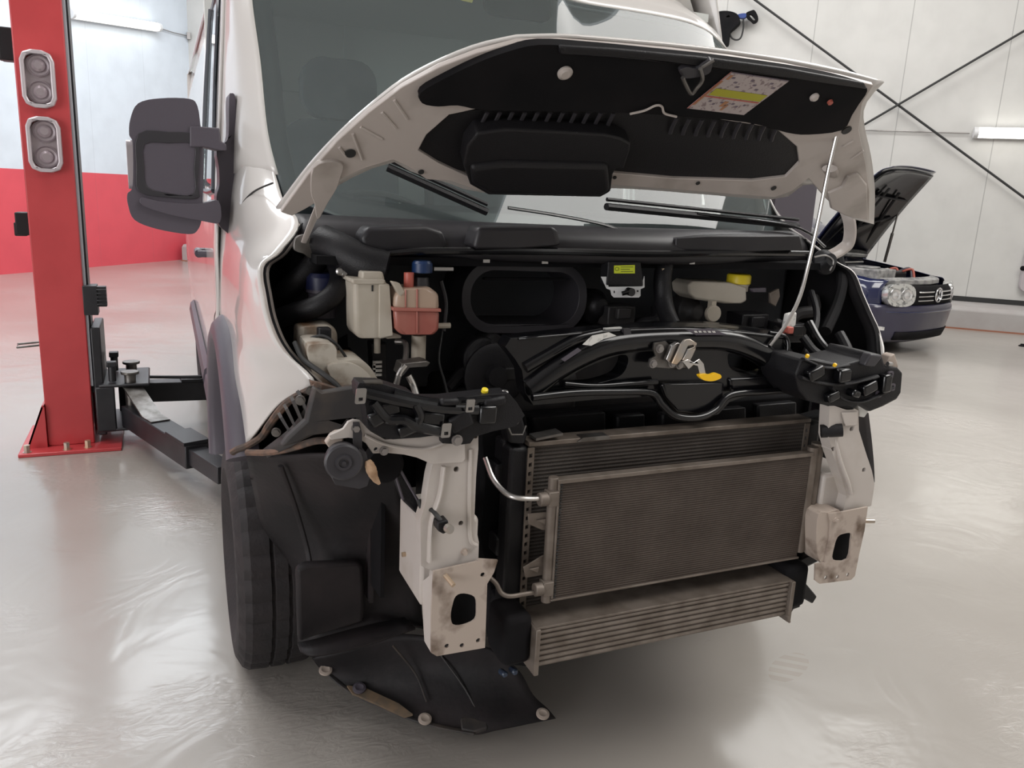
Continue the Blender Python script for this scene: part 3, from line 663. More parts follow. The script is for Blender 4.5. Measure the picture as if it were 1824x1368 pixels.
# front wheels
def wheel(f, c, r=.36, w=.225):
    bm = BM(); n = 96; c = Vector(c); rings = []
    prof = [(-w / 2 + .03, .21), (-w / 2 + .01, .235), (-w / 2 - .006, .27), (-w / 2 - .004, .315), (-w / 2 + .012, r - .014), (-w / 2 + .03, r - .003), (-.03, r), (-.027, r - .008), (-.02, r - .008), (-.017, r), (.017, r), (.02, r - .008), (.027, r - .008), (.03, r), (w / 2 - .03, r - .003), (w / 2 - .012, r - .014), (w / 2 + .004, .315), (w / 2 + .006, .27), (w / 2 - .01, .235), (w / 2 - .03, .21)]
    for k in range(n):
        a = 2 * math.pi * k / n; ring = []
        for j, (x, rr) in enumerate(prof):
            r2 = rr - (.009 if (k % 3 == 0 and rr > r - .02) else 0)
            ring.append(bm.verts.new(f(c + V(x, math.cos(a) * r2, math.sin(a) * r2))))
        rings.append(ring)
    for k in range(n):
        for j in range(len(prof) - 1): bm.faces.new((rings[k][j], rings[k][j + 1], rings[(k + 1) % n][j + 1], rings[(k + 1) % n][j]))
    o = obj('front_wheel', bm, RUB, van, ang=25)
    bm = BM(); lathe(bm, f(c + V(-w / 2 + .035, 0, 0)), f(V(1, 0, 0)), [(-.0, .215), (.0, .19), (.03, .17), (.02, .08), (-.005, .06), (-.005, .01)], 32); obj('wheel_rim', bm, STEELD, o)
wheel(lambda p: p, (-.865, .955, .36)); wheel(mirx, (-.865, .955, .36))
for f in (lambda p: p, mirx):
    wheel(f, (-.80, 4.6, .36))

# door mirror, left of photo
mirr = BM()
MO = [(232, 212), (246, 184), (285, 175), (338, 176), (352, 190), (357, 222), (361, 250), (362, 330), (360, 385), (352, 410), (335, 417), (280, 408), (240, 392), (228, 365), (227, 345), (236, 330), (236, 255), (230, 240)]
pm = cr([at(x, y, Y=.93) for x, y in MO], 4, True)
plate(mirr, pm, (0, .13, 0)); mo = obj('door_mirror', mirr, GREYP, van, bevel=.018, seg=4)
bm = BM(); plate(bm, cr([at(x, y, Y=.925) for x, y in ((246, 238), (300, 235), (352, 246), (352, 330), (352, 353), (300, 352), (248, 342), (243, 300))], 3, True), (0, .012, 0), holes=[cr([at(x, y, Y=.925) for x, y in ((258, 257), (300, 255), (345, 258), (345, 300), (345, 345), (300, 344), (262, 333), (257, 300))], 3, True)]); obj('mirror_shroud', bm, GREYD, mo, bevel=.004)
bm = BM(); plate(bm, cr([at(x, y, Y=.928) for x, y in ((258, 257), (300, 255), (345, 258), (345, 300), (345, 345), (300, 344), (262, 333), (257, 300))], 3, True), (0, .008, 0)); obj('mirror_panel', bm, GREYP, mo, bevel=.003)
bm = BM(); plate(bm, cr([at(x, y, Y=.918) for x, y in ((252, 352), (280, 358), (320, 362), (362, 362), (390, 358), (392, 396), (362, 394), (300, 382), (254, 366))], 3, True), (0, .08, 0)); obj('lower_arm', bm, GREYP, mo, bevel=.005, seg=2)
bm = BM(); plate(bm, [at(x, y, Y=.923) for x, y in ((338, 224), (391, 228), (394, 252), (403, 256), (404, 268), (386, 268), (362, 262), (338, 262))], (0, .08, 0)); obj('upper_arm', bm, GREYP, mo, bevel=.012, seg=3)
bm = BM(); plate(bm, cr([at(x, y, Y=1.0) for x, y in ((412, 166), (420, 178), (421, 262), (424, 340), (420, 412), (412, 422), (404, 414), (388, 396), (386, 350), (391, 330), (390, 298), (386, 268), (400, 254), (407, 240), (408, 175))], 3, True), (0.0, .12, 0)); obj('mirror_mount', bm, GREYP, mo, bevel=.014, seg=3)
bm = BM(); plate(bm, rrect(at(227, 293, Y=1.0), (0, 1, 0), (0, 0, 1), .05, .13, .02), (.03, 0, 0)); obj('turn_signal', bm, LAMPG, mo, bevel=.004, label='clear side repeater lens')
bm = BM(); plate(bm, [p + V(0, .131, 0) for p in cr([at(x, y, Y=.93) for x, y in ((242, 200), (340, 190), (348, 300), (345, 395), (245, 375))], 3, True)], (0, .004, 0)); obj('mirror_glass', bm, CHROME, mo)
# mirror on the far door
bm = BM(); plate(bm, rrect((1.12, .95, 1.52), (1, 0, 0), (0, 0, 1), .2, .4, .05), (0, .13, 0)); box(bm, (.99, 1.0, 1.42), (.1, .06, .06)); box(bm, (.99, 1.0, 1.62), (.1, .06, .05)); obj('door_mirror', bm, GREYP, van, bevel=.02, seg=3)

# ---- cowl and wipers
def P3(x, y, z): return V(x, y, z)
rws = []
for x in (-.82, -.74, -.6, -.45, -.3, -.15, 0, .15, .3, .45, .6, .74, .82):
    c = (x / .82) ** 2; yb = .52 + .19 * c
    rws.append([V(x, yb + .02, 1.40), V(x, yb - .06, 1.425), V(x, yb - .13, 1.415), V(x, yb - .165, 1.385), V(x, yb - .17, 1.345), V(x, yb - .15, 1.335)])
bm = BM(); grid(bm, rws, 4, 3); obj('windscreen_cowl', bm, COWLM, van, solid=.006, ang=50)
for pts, yy in ((((642, 423), (655, 404), (760, 402), (790, 412), (800, 440), (760, 452), (650, 458)), .40), (((852, 404), (985, 402), (996, 412), (1002, 438), (930, 444), (842, 443)), .33), (((1205, 424), (1260, 420), (1425, 420), (1432, 446), (1290, 450), (1203, 446)), .36)):
    bm = BM(); plate(bm, [at(x, y, Y=yy) for x, y in pts], (0, .08, 0)); obj('cowl_block', bm, COWLM, van, bevel=.012, seg=3)
# seal along the front lip
bm = BM(); tube(bm, cr([at(648, 458, Y=.40), at(730, 448, Y=.37), at(860, 447, Y=.345), at(1000, 448, Y=.335), at(1150, 452, Y=.34), at(1300, 451, Y=.36), at(1440, 452, Y=.42)], 6), .009, 8); obj('bay_seal', bm, BLKG, van)
def wiper(name, pts, pts2):
    bm = BM(); tube(bm, cr([at(*p) for p in pts], 6), [.008] * 100 if False else .009, 8, sq=.5); w = obj(name, bm, BLKG, van)
    bm = BM(); a, b = pts2; A_, B_ = at(*a), at(*b); tube(bm, [A_, B_], .013, 8, sq=.8); tube(bm, [A_ + V(0, 0, .02), B_ + V(0, 0, .02)], .006, 6); obj('wiper_blade', bm, BLK, w)
wiper('wiper_arm', [(1150, 440, .37), (1090, 405, .43), (1000, 385, .47), (905, 370, .50)], ((690, 298, .58), (868, 378, .52)))
wiper('wiper_arm', [(1470, 440, .52), (1440, 415, .55), (1390, 398, .55), (1240, 380, .53)], ((1080, 368, .50), (1420, 402, .58)))
# ---- hood (bonnet): opened about its rear hinges
HN = Vector((0, .34, .38)).normalized(); H0 = (0, .4, 1.46)
def hp(x, y, off=0.0): return onp(x, y, Vector(H0) + HN * off, HN)
Lc = [hp(492, 370), hp(545, 300), hp(600, 240), hp(655, 190), hp(715, 143), hp(780, 108), hp(850, 80), hp(920, 64)]
Tc = [hp(920, 64), hp(1000, 63), hp(1100, 70), hp(1200, 79), hp(1300, 91), hp(1400, 106), hp(1500, 126), hp(1574, 145)]
Rc = [hp(1556, 398), hp(1558, 340), hp(1552, 280), hp(1541, 230), hp(1538, 195), hp(1550, 170), hp(1574, 145)]
Bc = [hp(492, 370), hp(540, 368), hp(590, 336), hp(650, 304), hp(705, 287), hp(738, 308), hp(800, 325), hp(850, 341), hp(960, 342), hp(1090, 334), hp(1250, 345), hp(1375, 354), hp(1415, 342), hp(1441, 322), hp(1472, 354), hp(1508, 384), hp(1556, 398)]
bm = BM(); coons(bm, Bc, Tc, Lc, Rc, 40, 24, HN * .035)
hood = obj('bonnet', bm, PAINT, van, solid=.007, ang=60)
# edge flange folded under
def offedge(pts, o=.010): return [p - HN * o for p in pts]
# pressed inner panel: band with big opening
IO = [(500, 378), (548, 312), (600, 252), (655, 202), (715, 156), (782, 120), (850, 94), (920, 76), (1000, 74), (1100, 82), (1200, 91), (1300, 103), (1400, 118), (1500, 138), (1556, 152), (1536, 184), (1530, 232), (1542, 290), (1549, 340), (1548, 394), (1500, 380), (1470, 352), (1440, 318), (1412, 340), (1380, 352), (1300, 346), (1200, 338), (1090, 330), (960, 330), (850, 340), (800, 322), (760, 320), (725, 296), (700, 285), (650, 300), (605, 320), (590, 345), (545, 372), (520, 385)]
IH = [(745, 268), (760, 240), (800, 205), (870, 190), (1000, 190), (1200, 200), (1380, 228), (1420, 262), (1424, 290), (1400, 315), (1340, 322), (1200, 318), (1090, 308), (950, 318), (840, 318), (780, 290)]
bm = BM(); plate(bm, [hp(x, y, -.022) for x, y in IO], HN * .012, holes=[[hp(x, y, -.022) for x, y in IH]]); obj('bonnet_frame', bm, PAINTSH, hood, bevel=.005, seg=3, label='grey beige pressed inner panel')
# ribs and holes on the left flank
for (a, b) in (((702, 178), (725, 212)), ((680, 200), (705, 228)), ((642, 226), (680, 247)), ((628, 238), (645, 284)), ((604, 262), (616, 278)), ((1520, 250), (1500, 262)), ((1538, 268), (1515, 284))):
    bm = BM(); tube(bm, [hp(*a, -.023), hp(*b, -.023)], .0035, 6); obj('pressed_rib', bm, PAINTSH, hood)
for (x, y, r) in ((756, 170, .013), (624, 273, .012), (1508, 232, .013), (1526, 321, .012), (1378, 335, .008), (1243, 326, .006), (1095, 316, .005), (750, 306, .007)):
    bm = BM(); lathe(bm, hp(x, y, -.0235), -HN, [(0, r), (.002, r * .96)], 20); obj('access_hole', bm, CABLE, hood)
# sound deadening pad (upper black liner)
LN = [(750, 165), (792, 140), (850, 112), (905, 92), (960, 80), (1040, 84), (1150, 94), (1300, 110), (1450, 132), (1530, 152), (1545, 162), (1530, 186), (1518, 205), (1500, 232), (1440, 240), (1400, 236), (1330, 218), (1200, 206), (1080, 200), (960, 198), (860, 196), (815, 188), (780, 190), (752, 184)]
bm = BM(); plate(bm, cr([hp(x, y, -.038) for x, y in LN], 3, True), HN * .018); pad = obj('bonnet_pad', bm, BLKM, hood, bevel=.008, seg=3, label='black insulation pad')
# front step of the pad
bm = BM(); plate(bm, [hp(x, y, -.046) for x, y in ((996, 84), (1100, 90), (1250, 104), (1400, 124), (1540, 150), (1545, 160), (1400, 140), (1250, 120), (1100, 105), (996, 98))], HN * .01); obj('pad_step', bm, BLK, hood, bevel=.004)
# recessed air duct (lower black moulding)
DU = [(745, 266), (760, 238), (795, 208), (850, 196), (960, 196), (1080, 200), (1200, 206), (1320, 218), (1395, 236), (1420, 262), (1424, 288), (1402, 314), (1340, 322), (1200, 316), (1090, 306), (940, 312), (840, 308), (780, 288)]
bm = BM(); plate(bm, cr([hp(x, y, -.014) for x, y in DU], 3, True), HN * .012); obj('air_duct', bm, BLK, hood, bevel=.006)
AB = [(826, 296), (832, 262), (850, 238), (900, 230), (1000, 235), (1080, 240), (1105, 246), (1124, 256), (1122, 270), (1112, 300), (1098, 300), (1092, 312), (1088, 342), (1070, 352), (960, 350), (870, 348), (838, 330)]
bm = BM(); plate(bm, [hp(x, y, -.055) for x, y in AB], HN * .045); obj('intake_box', bm, BLK, hood, bevel=.016, seg=4, label='bulging black moulded box under the bonnet')
bm = BM(); plate(bm, [hp(x, y, -.068) for x, y in ((838, 300), (900, 292), (1085, 296), (1088, 342), (1068, 352), (960, 350), (872, 348), (842, 330))], HN * .04); obj('intake_nose', bm, BLK, hood, bevel=.014, seg=4)
for i in range(24):
    x = 868 + i * 22.5; y0 = 199 + max(0, (x - 1080)) * .075
    if 1110 < x < 1200: continue
    bm = BM(); tube(bm, [hp(x, y0 + 2, -.030), hp(x - 9, y0 + 20, -.024), hp(x - 12, y0 + 30, -.02)], .005, 6, sq=.5); obj('duct_fin', bm, GREYD, hood)
bm = BM(); tube(bm, cr([hp(*p, -.045) for p in ((1122, 203), (1148, 197), (1168, 188), (1179, 190), (1184, 202), (1205, 208))], 5), .0028, 6); obj('liner_edge', bm, PAINTSH, hood)
# striker hook on the hood and its mount
bm = BM(); tube(bm, cr([hp(*p, -.06) for p in ((1216, 138), (1221, 150), (1231, 167), (1240, 158), (1251, 142), (1247, 122))], 4), .0045, 8); obj('striker_hook', bm, STEELD, hood)
bm = BM(); plate(bm, cr([hp(*p, -.05) for p in ((1210, 128), (1222, 120), (1240, 122), (1254, 112), (1268, 108), (1266, 128), (1250, 136), (1222, 140))], 3, True), HN * .012); obj('striker_mount', bm, GREYD, hood, bevel=.003)
bm = BM(); tube(bm, [hp(1250, 120, -.056), hp(1272, 107, -.056)], .0035, 8); obj('striker_spring', bm, STEELD, hood)
for x, y, a in ((1006, 129, .016), (1450, 172, .011)):
    bm = BM(); lathe(bm, hp(x, y, -.040), -HN, [(0, a), (.004, a), (.009, a * .6)], 20); obj('pad_clip', bm, PAINTSH, hood)
bm = BM(); lathe(bm, hp(1478, 181, -.040), -HN, [(0, .007), (.006, .006)], 16); obj('rubber_bung', bm, REDLINE, hood)
# service sticker
SK = [(1303, 128), (1406, 144), (1325, 205), (1224, 193)]
def skp(u, v, off=-.0405):
    a = Vector(SK[0]).lerp(Vector(SK[1]), u); b = Vector(SK[3]).lerp(Vector(SK[2]), u); q = a.lerp(b, v); return hp(q.x, q.y, off)
bm = BM(); plate(bm, [skp(0, 0), skp(1, 0), skp(1, 1), skp(0, 1)], HN * .0015); stk = obj('service_sticker', bm, STICK, hood, label='pale information sticker with lime stripe and red print')
def skbar(u0, u1, v0, v1, m, nm='sticker_print', off=-.0415):
    bm = BM(); plate(bm, [skp(u0, v0, off), skp(u1, v0, off), skp(u1, v1, off), skp(u0, v1, off)], HN * .0006); return bm, m, nm
def multi(parts, nm, m):
    bm = BM()
    for (u0, u1, v0, v1) in parts: plate(bm, [skp(u0, v0, -.0415), skp(u1, v0, -.0415), skp(u1, v1, -.0415), skp(u0, v1, -.0415)], HN * .0006)
    return obj(nm, bm, m, hood)
multi([(.08, .97, .44, .62)], 'sticker_stripe', STRIPE)
multi([(.04, .98, .64, .67), (0, .012, 0, 1)], 'sticker_border', REDLINE)
multi([(.05, .10, .08, .2), (.02, .05, .25, .9), (.45, .52, .72, .86), (.53, .57, .8, .95)], 'sticker_symbols', ORNG)
multi([(.0, 1.0, .0, .025)] + [(.12 + .11 * i, .12 + .11 * i + .05, .12 + .1 * (i % 3), .16 + .1 * (i % 3)) for i in range(8)] + [(.2 + .1 * i, .2 + .1 * i + .04, .74 + .06 * (i % 2), .78 + .06 * (i % 2)) for i in range(7)], 'sticker_text', mat('sticker_ink', (.14, .11, .14), .6))
# hinges
bm = BM(); plate(bm, cr([hp(*p, -.03) for p in ((558, 300), (590, 288), (612, 296), (606, 318), (600, 336), (584, 362), (566, 392), (560, 362), (554, 345))], 3, True), HN * .012); obj('bonnet_hinge', bm, PAINTSH, hood, bevel=.004)
bm = BM(); tube(bm, cr([at(585, 330, Y=.42), at(566, 372, Y=.44), at(552, 405, Y=.46), at(541, 432, Y=.47)], 6), [.017 - .00035 * i for i in range(19)], 8, sq=.4); obj('hinge_arm', bm, PAINTSH, van)
bm = BM(); plate(bm, cr([at(x, y, Y=.475) for x, y in ((527, 424), (546, 418), (556, 432), (555, 460), (540, 452), (524, 445))], 3, True), (0, .02, 0)); obj('hinge_bracket', bm, STEELD, van, bevel=.004)
bm = BM(); tube(bm, cr([hp(1478, 300, -.04), at(1496, 350, Y=.44), at(1513, 395, Y=.45), at(1512, 430, Y=.46), at(1498, 445, Y=.47), at(1480, 455, Y=.47)], 6), .020, 10, sq=.5); obj('hinge_arm', bm, PAINTSH, van)
bm = BM(); plate(bm, [hp(*p, -.03) for p in ((1475, 345), (1500, 335), (1510, 315), (1530, 310), (1545, 330), (1547, 394), (1505, 385), (1480, 372))], HN * .012); obj('bonnet_hinge', bm, PAINTSH, hood, bevel=.004)
# prop rod
bm = BM(); tube(bm, cr([at(1371, 616, Y=.12), at(1400, 578, Y=.12), at(1424, 530, Y=.13), at(1440, 470, Y=.14), at(1458, 390, Y=.14), at(1476, 300, Y=.13), at(1499, 200, Y=.10), hp(1496, 186, -.03)], 8), .0052, 10); obj('bonnet_prop', bm, ALU, van, label='bright metal bonnet prop rod')

# ---- engine bay shell
bm = BM(); box(bm, (0, .80, .98), (1.62, .05, .78)); obj('firewall', bm, BLKM, van)
bm = BM(); box(bm, (0, .60, 1.33), (1.60, .40, .02)); obj('bay_roof_panel', bm, BLKM, van)
bm = BM(); box(bm, (.05, .56, .72), (1.0, .34, .56)); box(bm, (.1, .52, 1.04), (.66, .26, .12)); box(bm, (-.25, .42, .95), (.3, .12, .18))
for x in (-.3, -.15, .0, .15): cyl(bm, (x, .44, 1.05), (x, .56, 1.13), .035)
obj('engine_block', bm, ENGM, van, bevel=.02, seg=3)
for x in (-1, 1):
    bm = BM(); plate(bm, [V(x * .66, .28, .50), V(x * .70, .9, .50), V(x * .72, .9, 1.0), V(x * .70, .5, 1.1), V(x * .66, .28, 1.0)], (x * .01, 0, 0)); obj('bay_side', bm, BLKM, van)
# wide oval air inlet, seen as a hollow black trunk
oc = at(938, 531, Y=.46); ow, oh = .375, .195
o1 = rrect(oc, (1, 0, -.02), (0, 0, 1), ow, oh, .09, 8)
bm = BM(); plate(bm, o1, (0, .20, 0), holes=[rrect(oc, (1, 0, -.02), (0, 0, 1), ow - .05, oh - .05, .068, 8)]); obj('air_inlet', bm, GREYD, van, bevel=.012, seg=4)
bm = BM(); plate(bm, rrect(oc + V(0, .18, 0), (1, 0, 0), (0, 0, 1), ow - .03, oh - .03, .075), (0, .01, 0)); box(bm, oc + V(-.0, .02, .05), (.24, .02, .006)); obj('inlet_back', bm, BLKM, van)
# white fluid reservoir
def tank(name, pts, Y, depth, m, bev=.012, label=None):
    bm = BM(); plate(bm, px(pts, Y=Y), (0, depth, 0)); return obj(name, bm, m, van, bevel=bev, seg=4, label=label)
tk = tank('fluid_tank', [(630, 510), (630, 500), (690, 500), (692, 510), (692, 590), (690, 604), (638, 604), (632, 590)], .32, .10, TANKW, label='cream white square fluid tank')
bm = BM(); plate(bm, px([(627, 498), (687, 498), (687, 506), (627, 506)], Y=.312), (0, .116, 0)); plate(bm, px([(645, 484), (682, 484), (686, 499), (645, 499)], Y=.33), (0, .07, 0)); obj('tank_lid', bm, TANKW, tk, bevel=.004)
bm = BM(); plate(bm, px([(662, 508), (665, 508), (665, 519), (662, 519)], Y=.3185), (0, .002, 0)); obj('level_mark', bm, CABLE, tk)
bm = BM(); plate(bm, px([(676, 506), (694, 506), (700, 600), (676, 604)], Y=.31), (0, .05, 0)); plate(bm, px([(690, 588), (716, 598), (716, 603), (688, 604)], Y=.335), (0, .05, 0)); obj('tank_corner', bm, TANKW, tk, bevel=.006)
bm = BM(); plate(bm, px([(697, 501), (712, 504), (726, 528), (714, 532)], Y=.30), (0, .02, 0)); obj('tank_strap', bm, TANKW, tk, bevel=.003)
bm = BM(); q = at(672, 607, Y=.36); cyl(bm, q + V(0, 0, .012), q + V(0, 0, -.03), .008); obj('tank_outlet', bm, TANKW, tk)
# pink coolant expansion tank
ct = thing  # (van part)
bm = BM(); plate(bm, px([(702, 552), (784, 554), (783, 588), (774, 597), (715, 597), (705, 586)], Y=.30), (0, .10, 0)); cb = obj('coolant_tank', bm, TANKP, van, bevel=.014, seg=4, label='translucent expansion tank with pink coolant')
bm = BM(); plate(bm, px([(702, 551), (704, 526), (716, 515), (768, 513), (783, 524), (784, 553)], Y=.30), (0, .10, 0)); obj('tank_upper', bm, TANKT, cb, bevel=.014, seg=4)
bm = BM(); plate(bm, px([(700, 548), (786, 550), (786, 556), (700, 554)], Y=.293), (0, .112, 0)); plate(bm, px([(742, 515), (745, 515), (745, 594), (742, 594)], Y=.2965), (0, .004, 0)); plate(bm, px([(722, 516), (724, 516), (724, 548), (722, 548)], Y=.2965), (0, .004, 0)); obj('tank_seam', bm, TANKSE, cb, bevel=.002)
bm = BM(); q = at(728, 508, Y=.34); cyl(bm, q + V(0, 0, -.03), q + V(0, 0, .03), .012); obj('tank_spout', bm, PINK, cb)
bm = BM(); q = at(749, 500, Y=.36); lathe(bm, q + V(0, 0, -.02), (0, 0, 1), [(0, .022), (.03, .02), (.03, .024)], 20); obj('tank_neck', bm, GREYD, cb)
bm = BM(); q = at(752, 474, Y=.36); lathe(bm, q + V(0, 0, -.015), (0, 0, 1), [(0, .025), (.022, .025), (.028, .02)], 20); obj('tank_cap', bm, BLUE, cb, label='blue screw cap')
bm = BM(); q = at(788, 580, Y=.34); tube(bm, [q + V(-.02, 0, 0), q + V(.02, 0, 0)], .007, 10); obj('tank_nipple', bm, TANKW, cb)
bm = BM(); q = at(746, 597, Y=.35); q2 = at(746, 644, Y=.35); cyl(bm, q, V(q.x, q.y, q2.z), .018); obj('drain_tube', bm, TANKW, cb)
# lower stained washer tank
bm = BM(); plate(bm, cr(px([(548, 622), (560, 613), (592, 614), (600, 624), (603, 642), (640, 641), (660, 655), (676, 682), (690, 712), (600, 705), (570, 690), (556, 665)], Y=.25), 3, True), (0, .12, 0)); wt_k = obj('washer_tank', bm, TANKD, van, bevel=.02, seg=4, label='stained off white washer tank')
bm = BM(); plate(bm, cr(px([(585, 652), (620, 646), (650, 660), (668, 686), (640, 695), (600, 692), (590, 672)], Y=.235), 3, True), (0, .03, 0)); obj('tank_bulge', bm, TANKD, wt_k, bevel=.012, seg=4)
bm = BM(); plate(bm, px([(532, 582), (590, 578), (602, 590), (604, 645), (560, 652), (530, 620)], Y=.38), (0, .08, 0)); obj('washer_tank_rear', bm, TANKD, van, bevel=.02, seg=4)
bm = BM(); q = at(577, 602, Y=.34); box(bm, q, (.03, .03, .05)); obj('level_sensor', bm, BLK, van, bevel=.004)
bm = BM(); tube(bm, cr([at(548, 604, Y=.34), at(575, 598, Y=.32), at(598, 612, Y=.30), at(612, 630, Y=.29), at(618, 640, Y=.29)], 5), .0035, 8); obj('sensor_cable', bm, CABLE, van)
bm = BM(); tube(bm, cr([at(525, 610, Y=.30), at(540, 640, Y=.26), at(570, 662, Y=.22), at(596, 682, Y=.20), at(612, 700, Y=.19)], 5), .006, 8); obj('washer_hose', bm, CABLE, van)
bm = BM(); q = at(574, 500, Y=.50); lathe(bm, q + V(0, 0, -.09), (0, 0, 1), [(0, .035), (.06, .035), (.062, .04), (.07, .04)], 20); obj('filler_neck', bm, GREYP, van)
bm = BM(); lathe(bm, q + V(0, 0, -.02), (0, 0, 1), [(0, .042), (.03, .042), (.04, .034)], 20); obj('filler_cap', bm, NAVY, van, label='dark navy filler cap')
# hoses at the left
bm = BM(); tube(bm, cr([at(480, 575, Y=.50), at(520, 560, Y=.46), at(565, 545, Y=.42), at(598, 520, Y=.42), at(606, 490, Y=.46), at(600, 470, Y=.5)], 7), .026, 12); obj('radiator_hose', bm, BLK, van)
bm = BM(); tube(bm, cr([at(575, 432, Y=.50), at(610, 450, Y=.44), at(650, 470, Y=.40), at(690, 480, Y=.38)], 7), .045, 12); obj('intake_hose', bm, BLK, van)
bm = BM(); tube(bm, cr([at(500, 530, Y=.55), at(530, 500, Y=.52), at(560, 470, Y=.52), at(585, 430, Y=.55)], 7), .03, 12); obj('fender_brace', bm, BLK, van)
for x, y in ((604, 484), (612, 487)):
    bm = BM(); q = at(x, y, Y=.41); lathe(bm, q, (0, -1, .2), [(0, .010), (.012, .010), (.016, .006)], 14); obj('clamp_screw', bm, STEEL, van)
# silver pipes
bm = BM(); tube(bm, cr([at(690, 703, Y=.24), at(704, 690, Y=.24), at(710, 670, Y=.24), at(716, 652, Y=.26), at(722, 640, Y=.28), at(722, 612, Y=.32), at(705, 608, Y=.34)], 6), .007, 10); obj('coolant_pipe', bm, STEELD, van)
bm = BM(); tube(bm, cr([at(722, 650, Y=.24), at(712, 664, Y=.24), at(706, 684, Y=.24), at(698, 700, Y=.23)], 6), .007, 10); tube(bm, cr([at(727, 668, Y=.25), at(735, 684, Y=.25), at(742, 705, Y=.24)], 6), .0085, 10); obj('coolant_pipe', bm, ALU, van)
bm = BM(); plate(bm, px([(716, 648), (758, 643), (767, 646), (762, 653), (730, 655), (718, 670), (710, 668)], Y=.235), (0, .05, 0)); obj('pipe_bracket', bm, STEELD, van, bevel=.002)
bm = BM(); plate(bm, px([(662, 612), (688, 610), (690, 690), (666, 690)], Y=.38), (0, .05, 0)); fb = obj('fuse_box', bm, BLK, van, bevel=.004)
bm = BM()
for i in range(4):
    q = at(672, 645 + i * 7.5, Y=.375); box(bm, q, (.022, .006, .006))
    box(bm, q + V(-.008, 0, -.008), (.006, .006, .012))
obj('fuse_marks', bm, LABELW, fb)
bm = BM(); tube(bm, cr([at(788, 590, Y=.40), at(782, 640, Y=.36), at(792, 680, Y=.30), at(800, 712, Y=.22)], 6), .003, 8); obj('bonnet_cable', bm, CABLE, van)
bm = BM(); tube(bm, cr([at(785, 500, Y=.42), at(794, 540, Y=.42), at(790, 590, Y=.40)], 6), .006, 8); obj('brake_pipe', bm, GREYD, van)
# control unit with yellow label on a white bracket
bm = BM(); plate(bm, px([(1084, 466), (1142, 467), (1146, 510), (1081, 508)], Y=.34), (0, .04, 0)); eu_ = obj('control_unit', bm, BLK, van, bevel=.003, label='black control box with yellow label')
bm = BM(); plate(bm, px([(1094, 473), (1131, 472), (1131, 487), (1094, 487)], Y=.339), (0, .0012, 0)); obj('unit_label', bm, LABELY, eu_)
bm = BM(); 
for i, (a, b) in enumerate(((1106, 1128), (1106, 1122), (1106, 1128))): plate(bm, px([(a, 475 + 4 * i), (b, 475 + 4 * i), (b, 476.2 + 4 * i), (a, 476.2 + 4 * i)], Y=.3382), (0, .0006, 0))
tube(bm, [at(99 + 1000 + 3.2 * math.cos(a * .4), 479 + 3.2 * math.sin(a * .4), Y=.3382) for a in range(17)], .0006, 5, cap=False); obj('label_text', bm, LABELYD, eu_)
bm = BM(); plate(bm, px([(1071, 493), (1081, 493), (1084, 511), (1145, 510), (1145, 500), (1148, 492), (1148, 512), (1141, 515), (1141, 527), (1138, 530), (1094, 530), (1090, 526), (1088, 517), (1081, 514)], Y=.345), (0, .003, 0), holes=[px([(1093, 518), (1096, 518), (1096, 522), (1093, 522)], Y=.345), px([(1134, 517), (1138, 517), (1138, 520), (1134, 520)], Y=.345)]); obj('unit_bracket', bm, WHITEP, van, label='white sheet metal bracket')
bm = BM(); q = at(1113, 519, Y=.34); tube(bm, [q + V(-.015, -.01, -.005), q + V(.0, -.015, .0), q + V(.01, -.01, .0)], .006, 8); lathe(bm, q + V(.01, 0, 0), (0, -1, 0), [(0, .011), (.02, .011)], 14); obj('bracket_plug', bm, BLKG, van)
for x, y in ((866, 465), (970, 467), (1232, 468), (790, 479)):
    bm = BM(); q = at(x, y, Y=.37); box(bm, q, (.018 if x != 790 else .05, .006, .008)); obj('seal_clip', bm, STEEL, van)
# hose and brake fluid reservoir
bm = BM(); tube(bm, cr([at(1184, 470, Y=.40), at(1180, 500, Y=.38), at(1182, 535, Y=.36), at(1190, 565, Y=.32), at(1205, 595, Y=.26)], 6), [.026] * 4 + [.025] * 100, 12) if False else tube(bm, cr([at(1184, 470, Y=.40), at(1180, 500, Y=.38), at(1182, 535, Y=.36), at(1190, 565, Y=.32), at(1205, 595, Y=.26)], 6), .025, 12); obj('coolant_hose', bm, BLK, van)
for x in (1181, 1192):
    bm = BM(); q = at(x, 482, Y=.375); box(bm, q, (.010, .008, .012)); obj('hose_clamp', bm, ZINC, van)
bm = BM(); plate(bm, px([(1226, 508), (1235, 501), (1300, 503), (1330, 512), (1331, 536), (1322, 541), (1290, 541), (1240, 534), (1228, 524)], Y=.44), (0, .09, 0)); bf = obj('brake_reservoir', bm, TANKW, van, bevel=.016, seg=4, label='cream brake fluid reservoir with yellow cap')
bm = BM(); q = at(1315, 512, Y=.48); lathe(bm, q + V(0, 0, -.01), (0, 0, 1), [(0, .03), (.015, .03), (.02, .033), (.028, .033)], 24); obj('reservoir_neck', bm, TANKW, bf)
bm = BM(); q = at(1315, 505, Y=.48); lathe(bm, q, (0, 0, 1), [(0, .037), (.024, .037), (.03, .033), (.03, .03)], 16); obj('reservoir_cap', bm, YEL, bf, bevel=.002, label='yellow ribbed cap')
bm = BM(); q = at(1268, 558, Y=.40); lathe(bm, q, (-.1, -1, 0), [(0, .025), (.01, .025), (.014, .022)], 20); box(bm, at(1268, 545, Y=.41), (.016, .02, .03)); obj('sensor_disc', bm, TANKW, van)
bm = BM(); plate(bm, px([(1372, 522), (1388, 514), (1390, 528), (1382, 546), (1372, 540)], Y=.45), (0, .01, 0)); obj('side_bracket', bm, ALUD, van, bevel=.002)
